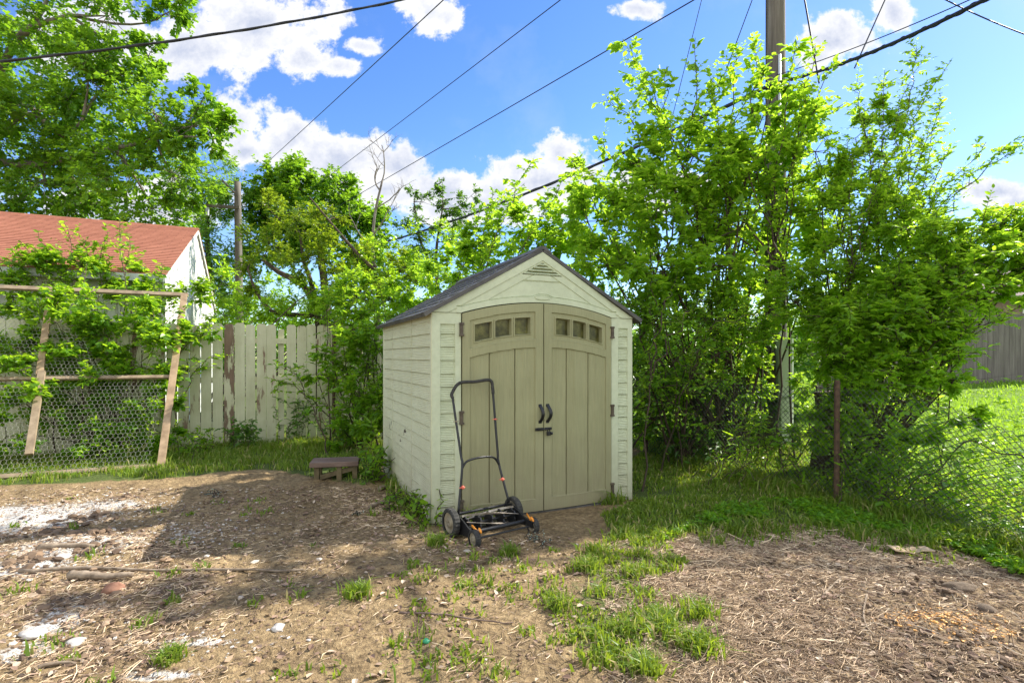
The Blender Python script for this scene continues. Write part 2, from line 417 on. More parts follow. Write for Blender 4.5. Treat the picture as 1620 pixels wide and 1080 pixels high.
def plant(name, label, cat, base, shoots=(), lobes=(), leafL=.075, mat='leaf_bright', bark='bark', wr=.62, seed=1, simple_=False,
          group=None, stem_r=.013, trunk=None, limb_r=.05, spread=.25, twigk=9, names=('stem', 'foliage'), side_len=.38, side_n=2.2, lobe_flat=.8, droop=.25, t0=.3, branchy=False):
    rng = np.random.default_rng(seed)
    root = empty(name, (base[0], base[1], float(ground_z(base[0], base[1]))), 0, label, cat, group)
    st = MB(); fo = MB(); b0 = np.array(root.location[:])
    if trunk is not None:
        for path, r0, r1 in trunk:
            p = curve(path, 14); tube(st, p, np.linspace(r0, r1, len(p)), 8)
    p = None
    for si, (p1, arch, dens) in enumerate(shoots):
        p1 = np.asarray(p1, float)
        if branchy and si % 3 and p is not None: s0 = lead[int(len(lead) * .36)].copy(); arch = arch * .6
        else: s0 = b0 + np.array([rng.normal(0, spread), rng.normal(0, spread), -.03])
        p = shoot_path(s0, p1, arch, rng)
        if not (branchy and si % 3): lead = p
        L = np.linalg.norm(np.diff(p, axis=0), axis=1).sum()
        tube(st, p, np.linspace(stem_r, .003, len(p)), 4, cap=False)
        # leaves on the leader
        i0 = int(len(p) * t0)
        seg = p[i0:]
        k = max(2, int(np.linalg.norm(seg[1] - seg[0]) / (leafL * .75) * dens))
        twig_leaves(fo, seg[:-1], seg[1:], k, leafL, rng, wr, simple_, droop, 0, start=0)
        # side twigs
        ns = int(L * (1 - t0) * 5 * side_n * dens)
        ti = t0 + (1 - t0) * rng.random(ns) ** .9 * .97; ii = ti * (len(p) - 1); i = np.minimum(ii.astype(int), len(p) - 2); fr = (ii - i)[:, None]
        A = p[i] * (1 - fr) + p[i + 1] * fr; T = p[i + 1] - p[i]; T /= np.linalg.norm(T, axis=1)[:, None]
        rd = rng.normal(0, 1, (ns, 3)); rd[:, 2] = rd[:, 2] * .5 + .15; rd /= np.linalg.norm(rd, axis=1)[:, None]
        ln = side_len * (.4 + rng.random(ns)) * (1.15 - .75 * ti)
        B = A + (T * .55 + rd) * ln[:, None]
        twig_sticks(st, A, B, .0035)
        twig_leaves(fo, A, B, twigk, leafL, rng, wr, simple_, droop)
    for (c, r, n) in lobes:
        c = np.asarray(c, float)
        if limb_r > 0:
            src = np.asarray(trunk[0][0][-1], float) if trunk is not None else b0
            if trunk is not None:
                allp = np.concatenate([curve(pp, 14)[4:] for pp, _, _ in trunk]); src = allp[np.argmin(np.linalg.norm(allp - c, axis=1) + .6 * np.maximum(allp[:, 2] - c[2], 0))]
            mid = (src + c) / 2 + rng.normal(0, .12 * np.linalg.norm(c - src) + .01, 3)
            p = bez(src, mid, c, 7); tube(st, p, np.linspace(limb_r, limb_r * .25, 7), 5, cap=False)
        # sub clumps inside the lobe so the crown breaks into tufts with gaps
        nc = max(4, int(n / 16)); cd = rng.normal(0, 1, (nc, 3)); cd /= np.linalg.norm(cd, axis=1)[:, None]
        cc = c + cd * (r * (.35 + .6 * rng.random(nc)))[:, None] * np.array([1, 1, lobe_flat])
        if limb_r > 0:
            for q in cc:
                m_ = (c + q) / 2 + rng.normal(0, .05 * r, 3); tube(st, bez(c, m_, q, 4), np.linspace(limb_r * .3, limb_r * .08, 4), 3, cap=False)
        j = rng.integers(0, nc, n)
        A = cc[j] + rng.normal(0, r * .09, (n, 3))
        dr = cd[j] * .6 + rng.normal(0, .6, (n, 3)); dr[:, 2] += .15; dr /= np.linalg.norm(dr, axis=1)[:, None]
        B = A + dr * (r * .33 * (.5 + rng.random(n)))[:, None]
        if limb_r > 0: twig_sticks(st, A, B, max(.003, limb_r * .05))
        twig_leaves(fo, A, B, twigk, leafL, rng, wr, simple_, droop)
    for q in (st, fo): q.v = [v - b0 for v in q.v]
    if st.n: st.build(names[0], M[bark], root, True)
    fo.build(names[1], M[mat], root)
    return root

def tree(*a, **k):
    k.setdefault('names', ('trunk', 'crown')); return plant(*a, **k)

# ================================================================== SETTING
# ------------------------------------------------------------------ ground sheet
xs = np.concatenate([[-260, -140, -80, -50, -34, -24, -18, -14, -11, -9, -7.5, -6.5, -5.8, -5.2], np.arange(-4.8, 4.9, .026), [5.2, 5.7, 6.3, 7, 8, 9.5, 11, 13, 16, 20, 26, 36, 52, 80, 140, 260]])
ys = [-60.0, -20.0, -6.0, -1.0, 0.6, 1.3, 1.7]; y = 1.9; st = .016
while y < 9.0: ys.append(y); y += st; st *= 1.0095
ys = np.concatenate([ys, [9.4, 10, 11, 12.5, 14, 16, 19, 24, 32, 45, 70, 120, 200, 320]])
GX, GY = np.meshgrid(xs, ys, indexing='ij'); GZ = ground_z(GX, GY)
GU = GX * U[0] + GY * U[1]; GV = GX * V[0] + GY * V[1]
P2 = lambda pts: np.array([gp(*q) for q in pts])
turf_right = P2([(985, 735), (1003, 790), (950, 815), (975, 850), (1040, 862), (1100, 838), (1230, 828), (1340, 838), (1450, 850), (1540, 880), (1640, 925), (1700, 860), (1640, 790), (1400, 760), (1325, 700), (1060, 690)])
turf_back = P2([(-200, 765), (0, 768), (130, 764), (250, 758), (330, 748), (420, 742), (480, 752), (575, 768), (600, 750), (610, 700), (450, 688), (0, 690), (-400, 700)])
trail = P2([(945, 850), (900, 905), (870, 960), (880, 1010), (960, 1060), (1040, 1075), (1110, 1040), (1080, 990), (1030, 930), (1080, 890), (1040, 845)])
straw_zone = P2([(1000, 880), (1090, 838), (1240, 830), (1460, 850), (1640, 930), (1900, 1080), (1700, 1300), (1000, 1300), (1080, 1060), (1010, 950)])
def soft(poly, x, y, w=.12):
    s = 0
    for dx, dy in ((0, 0), (w, 0), (-w, 0), (0, w), (0, -w), (w * .7, w * .7), (-w * .7, w * .7), (w * .7, -w * .7), (-w * .7, -w * .7)):
        s = s + inpoly(x + dx, y + dy, poly)
    return s / 9
lawn = sstep(5.0, 5.25, GU) * 1.0
turf = np.maximum(np.maximum(soft(turf_right, GX, GY), soft(turf_back, GX, GY)), .55 * soft(trail, GX, GY, .15)); turf = np.maximum(turf, sstep(8.2, 8.6, GV)) * (1 - lawn)
straw = soft(straw_zone, GX, GY, .2)
def blob(X, Y, rx, ry):
    c = gp(X, Y); return np.exp(-(((GX - c[0]) / rx) ** 2 + ((GY - c[1]) / ry) ** 2))
ash = np.maximum.reduce([blob(40, 820, .85, .55), blob(120, 870, .55, .30), blob(175, 800, .35, .14) * 1.0, blob(40, 905, .35, .22), blob(90, 985, .16, .14), blob(40, 1030, .16, .1),
                         blob(315, 1020, .2, .06) * .9, blob(250, 1070, .22, .05) * .9, blob(300, 850, .3, .2) * .55, blob(120, 960, .3, .2) * .6, blob(-150, 850, .8, .8)]) * .95
mb = MB(); idx = np.arange(GX.size).reshape(GX.shape)
mb.add(np.stack([GX, GY, GZ], -1).reshape(-1, 3), np.stack([idx[:-1, :-1], idx[1:, :-1], idx[1:, 1:], idx[:-1, 1:]], -1).reshape(-1, 4))
g = mb.build('ground', M['ground'], None, True); tag(g, 'bare brown soil yard running into green lawn beyond the fences', 'ground', kind='structure')
for nm, arr in (('lawn', lawn), ('turf', turf), ('straw', straw), ('ash', ash)):
    q = g.data.attributes.new(nm, 'FLOAT', 'POINT'); q.data.foreach_set('value', np.asarray(arr, np.float32).ravel())

# ------------------------------------------------------------------ grass
def blades(mb, x, y, h, rng, lean=.35, w=.0058, z=None):
    n = len(x); z = ground_z(x, y) - .004 if z is None else z
    an = rng.random(n) * 2 * np.pi; la = rng.random(n) * 2 * np.pi; le = lean * rng.random(n) ** .7
    h = h * (.5 + .7 * rng.random(n)); ww = w * (.7 + .7 * rng.random(n))
    wx, wy = np.cos(an) * ww, np.sin(an) * ww; lx, ly = np.cos(la) * le * h, np.sin(la) * le * h
    Vv = np.empty((n, 5, 3))
    Vv[:, 0] = np.stack([x - wx, y - wy, z], -1); Vv[:, 1] = np.stack([x + wx, y + wy, z], -1)
    Vv[:, 2] = np.stack([x + wx * .8 + lx * .35, y + wy * .8 + ly * .35, z + h * .6], -1); Vv[:, 3] = np.stack([x - wx * .8 + lx * .35, y - wy * .8 + ly * .35, z + h * .6], -1)
    Vv[:, 4] = np.stack([x + lx * 1.3, y + ly * 1.3, z + h * (1 - .35 * le)], -1)
    b_ = (np.arange(n) * 5)[:, None]
    mb.add(Vv.reshape(-1, 3), [b_ + np.array([[0, 1, 2, 3]]), b_ + np.array([[3, 2, 4]])], np.repeat(rng.random(n), 5))

def scatter(poly, n, rng, thr=None, sc=2.5, seed=5):
    poly = np.asarray(poly); lo = poly.min(0); hi = poly.max(0); out = []
    tot = 0
    for _ in range(40):
        q = lo + (hi - lo) * rng.random((n, 2)); q = q[inpoly(q[:, 0], q[:, 1], poly)]
        if thr is not None:
            f = fbm(q[:, 0] * sc, q[:, 1] * sc, seed, 3); q = q[f + rng.normal(0, .05, len(q)) > thr]
        out.append(q); tot += len(q)
        if tot >= n: break
    return np.concatenate(out)[:n]

def notshed(q, m=.02):
    u = q[:, 0] * U[0] + q[:, 1] * U[1]; v = q[:, 0] * V[0] + q[:, 1] * V[1]
    return q[~((u > 1.219 - m) & (u < 3.32 + m) & (v > 4.49 - m) & (v < 6.79 + m))]

rg = np.random.default_rng(21)
gm = MB()
for poly, n, thr, h in ((turf_right, 34000, .28, .055), (turf_back, 26000, .40, .085), (trail, 1000, .55, .045)):
    q = notshed(scatter(poly, n, rg, thr)); hh = h * (.55 + 1.1 * fbm(q[:, 0] * 3, q[:, 1] * 3, 9, 2)); blades(gm, q[:, 0], q[:, 1], hh, rg, .8)
# rough taller grass along the chain link and the fence foot
q = np.array([lot(4.93 + rg.normal(0, .16), 1.2 + 4.2 * rg.random())[:2] for _ in range(6500)]); blades(gm, q[:, 0], q[:, 1], .16 * (.4 + fbm(q[:, 0] * 4, q[:, 1] * 4, 4, 2)), rg, .8)
q = np.array([lot(-3.5 + 5.0 * rg.random(), 8.9 + rg.normal(0, .3))[:2] for _ in range(4000)]); blades(gm, q[:, 0], q[:, 1], .16, rg, .8)
# scattered small tufts over the soil (too many to tell apart)
soil_any = P2([(0, 790), (600, 790), (700, 850), (930, 840), (960, 1000), (1000, 1200), (0, 1200)])
for c_ in scatter(soil_any, 46, rg):
    n = int(rg.integers(8, 30)); s = .02 + .03 * rg.random(); blades(gm, c_[0] + rg.normal(0, s, n), c_[1] + rg.normal(0, s, n), np.full(n, .03 + .05 * rg.random()), rg, .9)
for c_ in scatter(trail, 44, rg):
    n = int(rg.integers(20, 60)); s = .025 + .03 * rg.random(); blades(gm, c_[0] + rg.normal(0, s, n), c_[1] + rg.normal(0, s, n), np.full(n, .04 + .06 * rg.random()), rg, .9)
for c_ in scatter(turf_right, 160, rg, .45):
    n = int(rg.integers(20, 60)); s = .03 + .04 * rg.random(); blades(gm, c_[0] + rg.normal(0, s, n), c_[1] + rg.normal(0, s, n), np.full(n, .04 + .06 * rg.random()), rg, .9)
edge = [gp(985 + 560 * t + rg.normal(0, 14), 850 - 18 * math.sin(t * 3.14) + 40 * max(0, t - .55) + abs(rg.normal(0, 11))) for t in rg.random(80)]
for c_ in edge:
    n = int(rg.integers(15, 60)); s = .03 + .05 * rg.random(); blades(gm, c_[0] + rg.normal(0, s, n), c_[1] + rg.normal(0, s, n), np.full(n, .04 + .08 * rg.random()), rg, .9)
sparse = P2([(640, 890), (760, 880), (900, 900), (900, 1075), (600, 1075), (620, 960)])
for c_ in scatter(sparse, 60, rg, .42):
    n = int(rg.integers(8, 26)); s = .02 + .04 * rg.random(); blades(gm, c_[0] + rg.normal(0, s, n), c_[1] + rg.normal(0, s, n), np.full(n, .03 + .04 * rg.random()), rg, .9)
# along the shed's foot
for k in range(34):
    uu = 1.17 + rg.normal(0, .03) if k < 14 else 1.25 + 2.1 * rg.random(); vv = 4.5 + 1.6 * rg.random() if k < 14 else 4.43 + rg.normal(0, .02)
    if 1.75 < uu < 2.9: continue
    c_ = lot(uu, vv); n = 45; blades(gm, c_[0] + rg.normal(0, .05, n), c_[1] + rg.normal(0, .05, n), np.full(n, .07 + .12 * rg.random()), rg, .8)
o = gm.build('grass', M['grass'], None); tag(o, 'rough green grass strips and small tufts growing over the bare soil', 'grass', kind='stuff')
lm = MB()
lawn_poly = [lot(5.05, 1.0)[:2], lot(9, 1.0)[:2], lot(14, 4)[:2], lot(14, 14)[:2], lot(5.05, 12)[:2]]
q2 = scatter([lot(9, 3)[:2], lot(26, 0)[:2], lot(24, 14)[:2], lot(9, 14)[:2]], 14000, rg); blades(lm, q2[:, 0], q2[:, 1], .10 * (.6 + fbm(q2[:, 0], q2[:, 1], 8, 2)), rg, .9, .014)
q = scatter(lawn_poly, 46000, rg); dd = np.hypot(q[:, 0], q[:, 1]); q = q[rg.random(len(q)) < np.clip(7 / dd, .2, 1)]
blades(lm, q[:, 0], q[:, 1], .07 * (.7 + .8 * fbm(q[:, 0] * 2, q[:, 1] * 2, 8, 2)), rg, .8, .006)
o = lm.build('lawn_grass', M['lawn'], None); tag(o, 'sunlit bright green lawn grass beyond the chain link fence', 'lawn', kind='stuff')
# creeping ground cover in front of the chain link
cm = MB(); q = scatter(P2([(1040, 862), (1100, 838), (1230, 828), (1340, 838), (1450, 852), (1540, 885), (1640, 930), (1640, 850), (1420, 808), (1330, 795), (1150, 800)]), 5200, rg, .42)
P_ = np.column_stack([q, ground_z(q[:, 0], q[:, 1]) + .015 + .05 * rg.random(len(q))]); D_ = rg.normal(0, 1, (len(q), 3)); D_[:, 2] *= .3
leaves(cm, P_, D_, np.array([0, 0, 1.0]) + rg.normal(0, .3, (len(q), 3)), .03 + .02 * rg.random(len(q)), .025 + .012 * rg.random(len(q)), rg, simple_=True)
o = cm.build('ground_cover', M['leaf_mid'], None); tag(o, 'creeping small leaved ground cover below the chain link fence', 'ground cover', kind='stuff')

# ------------------------------------------------------------------ litter
def pieces(mb, q, L, w, rng, tilt=.25, hz=.004, tlo=0, thi=1, bend=.1):
    n = len(q); an = rng.random(n) * 2 * np.pi; L = L * (.4 + 1.1 * rng.random(n)); w = w * (.6 + .8 * rng.random(n))
    dx, dy = np.cos(an), np.sin(an); tz = rng.normal(0, tilt, n) * .5
    z = ground_z(q[:, 0], q[:, 1]) + hz + np.abs(tz) * L * .5; c = np.column_stack([q, z])
    d = np.column_stack([dx, dy, tz]); s = np.column_stack([-dy, dx, rng.normal(0, .3, n)]); b_ = s * (rng.normal(0, bend, n) * L)[:, None]
    up = np.array([0, 0, 1.0])
    Vv = np.empty((n, 9, 3))
    for i, (t, of, k) in enumerate(((-.5, 0, .8), (0, 1, 1), (.5, 0, .6))):
        p = c + d * (t * L)[:, None] + b_ * of
        Vv[:, i * 3] = p + s * (w * k / 2)[:, None]; Vv[:, i * 3 + 1] = p - s * (w * k / 2)[:, None]; Vv[:, i * 3 + 2] = p + up * (w * k * .7)[:, None]
    b0 = (np.arange(n) * 9)[:, None]; f = []
    for i in (0, 3):
        for a_, c_ in ((0, 1), (1, 2), (2, 0)): f.append(b0 + np.array([[i + a_, i + c_, i + 3 + c_, i + 3 + a_]]))
    mb.add(Vv.reshape(-1, 3), np.concatenate(f), np.repeat(tlo + (thi - tlo) * rng.random(n), 9))

rl = np.random.default_rng(5)
sm = MB()
vis_right = P2([(960, 850), (1240, 832), (1460, 852), (1640, 935), (1700, 1100), (960, 1100)])
def thin_right(q):
    c_ = gp(1560, 980); return q[(np.hypot((q[:, 0] - c_[0]) / .75, (q[:, 1] - c_[1]) / .5) > .7 + .5 * rl.random(len(q))) | (rl.random(len(q)) < .25)]
pieces(sm, thin_right(scatter(straw_zone, 16000, rl, .36, 3)), .055, .0027, rl)
pieces(sm, thin_right(scatter(vis_right, 20000, rl, .36, 2.2, 14)), .05, .0024, rl)
pieces(sm, scatter(straw_zone, 1100, rl), .12, .0045, rl, tlo=.1)
all_soil = P2([(-20, 775), (580, 770), (700, 850), (950, 850), (1000, 1100), (-20, 1100)])
pieces(sm, scatter(all_soil, 5000, rl, .46, 2.2, 44), .045, .0025, rl)
pieces(sm, scatter(P2([(0, 860), (300, 860), (420, 1000), (300, 1090), (0, 1090)]), 2600, rl, .42), .06, .003, rl)
pieces(sm, scatter(P2([(520, 770), (640, 780), (660, 830), (560, 840)]), 500, rl), .06, .004, rl, tlo=.3)
o = sm.build('straw_litter', M['straw'], None); tag(o, 'dry straw and broken stalks strewn over the soil', 'straw', kind='stuff')

def pebbles(mb, q, s, rng, tlo=0, thi=1, flat=.6):
    n = len(q); t = (1 + 5 ** .5) / 2
    iv = np.array([(-1, t, 0), (1, t, 0), (-1, -t, 0), (1, -t, 0), (0, -1, t), (0, 1, t), (0, -1, -t), (0, 1, -t), (t, 0, -1), (t, 0, 1), (-t, 0, -1), (-t, 0, 1)]) / 1.9
    fi = np.array([(0, 11, 5), (0, 5, 1), (0, 1, 7), (0, 7, 10), (0, 10, 11), (1, 5, 9), (5, 11, 4), (11, 10, 2), (10, 7, 6), (7, 1, 8), (3, 9, 4), (3, 4, 2), (3, 2, 6), (3, 6, 8), (3, 8, 9), (4, 9, 5), (2, 4, 11), (6, 2, 10), (8, 6, 7), (9, 8, 1)])
    ss = s * (.35 + 1.2 * rng.random(n) ** 2); sc = np.stack([ss * (.7 + .7 * rng.random(n)), ss * (.7 + .7 * rng.random(n)), ss * flat * (.6 + .6 * rng.random(n))], -1)
    Vv = iv[None] * sc[:, None, :] * (1 + rng.normal(0, .18, (n, 12, 1)))
    an = rng.random(n) * 6.28; c, s_ = np.cos(an)[:, None], np.sin(an)[:, None]
    X_ = Vv[..., 0] * c - Vv[..., 1] * s_; Y_ = Vv[..., 0] * s_ + Vv[..., 1] * c
    Vv = np.stack([X_ + q[:, :1], Y_ + q[:, 1:2], Vv[..., 2] + (ground_z(q[:, 0], q[:, 1]) + sc[:, 2] * .3)[:, None]], -1)
    mb.add(Vv.reshape(-1, 3), ((np.arange(n) * 12)[:, None, None] + fi[None]).reshape(-1, 3), np.repeat(tlo + (thi - tlo) * rng.random(n), 12))
pm = MB()
pebbles(pm, scatter(all_soil, 5200, rl, .4, 3, 3), .0085, rl, 0, .8)
pebbles(pm, scatter(P2([(0, 850), (260, 850), (430, 1000), (300, 1090), (0, 1090)]), 1500, rl, .45), .014, rl, 0, .85)
pebbles(pm, scatter(vis_right, 1500, rl, .45, 3, 8), .010, rl, 0, .5)
pebbles(pm, scatter(P2([(1380, 900), (1620, 900), (1640, 1080), (1400, 1080)]), 700, rl, .42), .014, rl, 0, .4)
pebbles(pm, scatter(all_soil, 60, rl), .014, rl, .9, 1)
for X, Y, n in ((140, 820, 70), (165, 850, 60), (90, 845, 60), (60, 900, 60), (190, 790, 40), (150, 880, 40), (90, 960, 40)):
    c_ = gp(X, Y); pebbles(pm, np.column_stack([c_[0] + rl.normal(0, .11, n), c_[1] + rl.normal(0, .07, n)]), .026, rl, 0, .55)
o = pm.build('soil_crumbs', M['crumb'], None); tag(o, 'loose soil crumbs and small pebbles over the yard', 'soil crumbs', kind='stuff')
dm = MB()
for poly, n in ((all_soil, 1700), (vis_right, 1100)):
    q = scatter(poly, n, rl, .4); P_ = np.column_stack([q, ground_z(q[:, 0], q[:, 1]) + .008]); D_ = rl.normal(0, 1, (len(q), 3)); D_[:, 2] *= .15
    L_ = .022 + .03 * rl.random(len(q)); leaves(dm, P_, D_, np.array([0, 0, 1.0]) + rl.normal(0, .3, (len(q), 3)), L_, L_ * .6, rl, .4, .1)
o = dm.build('dead_leaves', M['deadleaf'], None); tag(o, 'dry brown leaf scraps lying on the soil', 'dead leaves', kind='stuff')
ac = MB()
for X, Y, sx_, sy_, n in ((40, 820, .6, .4, 1500), (120, 870, .4, .25, 700), (175, 800, .3, .12, 400), (90, 985, .15, .12, 200), (40, 905, .3, .2, 400), (315, 1020, .2, .07, 160), (300, 850, .25, .18, 260)):
    c_ = gp(X, Y); pebbles(ac, np.column_stack([c_[0] + rl.normal(0, sx_, n), c_[1] + rl.normal(0, sy_, n)]), .0075, rl, .55, 1)
o = ac.build('ash_crumbs', M['stone'], None); tag(o, 'pale ash crumbs and burnt lime scattered at the left of the yard', 'ash', kind='stuff')
km = MB(); c_ = gp(1475, 985); q = np.column_stack([c_[0] + rl.normal(0, .16, 420), c_[1] + rl.normal(0, .055, 420)]); pebbles(km, q, .0075, rl)
c_ = gp(1560, 1010); q = np.column_stack([c_[0] + rl.normal(0, .16, 160), c_[1] + rl.normal(0, .06, 160)]); pebbles(km, q, .0075, rl)
o = km.build('spilled_corn', M['kernel'], None); tag(o, 'orange corn kernels spilled on the straw at right', 'corn', kind='stuff')

# ------------------------------------------------------------------ SHED
sx, sy = at(683.3, 563, 4.6)[:2]
shed = empty('garden_shed', (sx, sy, 0), TH, 'cream plastic garden shed with olive double doors and grey gabled roof', 'shed')
W_, Dp = 2.10, 2.30; XC = 1.055
EZ, AZ = 1.806, 2.40            # underside of the roof at x=0 and at the ridge
roofz = lambda x: AZ - (AZ - EZ) * np.abs(x - XC) / XC
arch = lambda x: 1.80 + .115 * (1 - ((x - XC) / .785) ** 2)
bow = lambda x: .045 * np.clip(1 - ((x - XC) / .80) ** 2, 0, 1)
LAP = .117; L0 = 1.725 % LAP
def courses(z):
    ph = ((z - L0) / LAP) % 1.0
    return .010 * (1 - ph) - .012 * (ph < .085) 
def grain(x, z, s=1.0):
    return .0024 * np.sin(2 * np.pi * (z / .0146 + .18 * np.sin(x * 9 + z * 31) + .55 * fbm(x * 4, z * 9, 6, 2)))
# side walls (built facing -y, then turned)
def wall_mb(width, seams, stains=()):
    mb_ = MB(); xs_ = np.unique(np.concatenate([np.linspace(0, width, 60)] + [[s - .012, s - .009, s, s + .009, s + .012] for s in seams] + [[.045, .052, width - .052, width - .045]]))
    def dep(x, z):
        trim = (x < .048) | (x > width - .048)
        d = np.where(trim | (z > 1.725), .007, courses(z) + grain(x, z))
        for s in seams: d = np.where(np.abs(x - s) < .0095, -.010, d)
        return d
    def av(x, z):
        a_ = .2 + .40 * ((((z - L0) / LAP) % 1.0 < .085) & (z < 1.73) & (x > .048) & (x < width - .048))  # lap grooves darkened in the colour, for dirt and crease shade
        for s in seams: a_ = np.where(np.abs(x - s) < .0095, .72, a_)  # seams darkened likewise, more strongly
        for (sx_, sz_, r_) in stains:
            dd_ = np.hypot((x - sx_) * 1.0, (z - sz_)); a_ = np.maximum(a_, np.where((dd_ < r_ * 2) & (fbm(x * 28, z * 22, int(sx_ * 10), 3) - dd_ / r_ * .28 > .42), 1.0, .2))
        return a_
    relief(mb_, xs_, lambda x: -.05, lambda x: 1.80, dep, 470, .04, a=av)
    return mb_
lw = wall_mb(Dp, [Dp - .75, Dp - 1.71], [(Dp - 1.09, .61, .07), (Dp - .98, .60, .05), (Dp - 1.84, .62, .08), (Dp - 1.3, .52, .05)])
# left wall: x_local 0..Dp runs from back to front, faces -X
ML = np.array([[0, 1, 0, 0], [-1, 0, 0, Dp], [0, 0, 1, 0], [0, 0, 0, 1.0]]); xform(lw, ML); lw.build('wall', M['wall'], shed)
rw = wall_mb(Dp, [.75, 1.5]); MR = np.array([[0, -1, 0, W_], [1, 0, 0, 0], [0, 0, 1, 0], [0, 0, 0, 1.0]]); xform(rw, MR); rw.build('wall', M['wall'], shed)
bw = MB(); relief(bw, np.linspace(.05, W_ - .05, 40), lambda x: -.05, lambda x: roofz(x) - .004, lambda x, z: courses(z), 240, .04)
xform(bw, np.array([[-1, 0, 0, W_], [0, -1, 0, Dp], [0, 0, 1, 0], [0, 0, 0, 1.0]])); bw.build('wall', M['wall'], shed)
# front corner panels with inset siding
for x0, x1, i0, i1 in ((0.0, .262, .075, .205), (1.848, 2.10, .085, .195)):
    mb_ = MB()
    a0, a1 = x0 + i0, x0 + i1
    xs_ = np.unique(np.concatenate([np.linspace(x0, x1, 26), [a0 - .005, a0, a1, a1 + .005, x0 + .012, x0 + .02]]))
    def dep(x, z, a0=a0, a1=a1):
        ins = (x > a0 - .001) & (x < a1 + .001) & (z < 1.70)
        return np.where(ins, courses(z) * 1.0 - .010 + 1.3 * grain(x, z), .006)
    relief(mb_, xs_, lambda x: -.05, lambda x: 1.80, dep, 470, .05, a=lambda x, z, a0=a0, a1=a1: .2 + .40 * ((x > a0) & (x < a1) & (z < 1.70) & (((z - L0) / LAP) % 1.0 < .085)))  # dirt and crease shade painted along the inset laps
    mb_.v = [v + np.array([0, .0, 0]) for v in mb_.v]
    mb_.build('corner_panel', M['trim'], shed)
# gable header over the arch
mb_ = MB()
xs_ = np.unique(np.concatenate([np.linspace(.004, W_ - .004, 260), [.27, .275, XC]]))
def hlo(x): return 1.803 if (x < .268 or x > 1.842) else float(arch(x)) + .006
def hdep(x, z):
    r = roofz(x) - z                       # distance below the rake
    d = np.where(r < .085, .018, .010)                     # rake trim stands proud
    a_ = z - np.where((x > .268) & (x < 1.842), arch(x), 1.80)
    hump = .022 * np.exp(-((x - XC) / .085) ** 4)
    mold = (a_ < .058 + hump) & (x > .22) & (x < 1.90)
    d = np.where(mold & (r >= .085), .016, d)
    groove = (np.abs(a_ - .060 - hump) < .0045) & (x > .22) & (x < 1.90) & (r > .02)
    d = np.where(groove, .003, d)
    ov = ((x - XC) / .085) ** 2 + ((a_ - .048) / .020) ** 2
    d = np.where(ov < 1, .022, d); d = np.where(np.abs(ov - 1) < .16, .012, d)
    tri = (r > .17)
    d = np.where((np.abs(r - .172) < .005) & (a_ > .07) & (z < 2.19), .003, d)
    d = np.where(tri & (a_ > .07 + hump) & (z < 2.115), .004, d)
    d = np.where((np.abs(z - 2.118) < .005) & tri, -.001, d)
    vent = (z > 2.178) & (z < 2.30) & (r > .105)
    d = np.where(vent, -.03, d)
    return d
relief(mb_, xs_, hlo, lambda x: float(roofz(x)) - .004, hdep, 150, .05, lambda x: bow(x) * .6)
mb_.build('gable', M['trim'], shed)
# louvre blades in the vent
mb_ = MB()
for k in range(4):
    z = 2.188 + k * .029; hw = (AZ - .105 - z) / ((AZ - EZ) / XC)
    if hw > .03:
        v = [(XC - hw, -.045, z), (XC + hw, -.045, z), (XC + hw, -.012, z + .020), (XC - hw, -.012, z + .020), (XC - hw, -.041, z - .006), (XC + hw, -.041, z - .006), (XC + hw, -.008, z + .014), (XC - hw, -.008, z + .014)]
        mb_.add(v, QB[:, ::-1])
mb_.build('vent', M['trim'], shed)
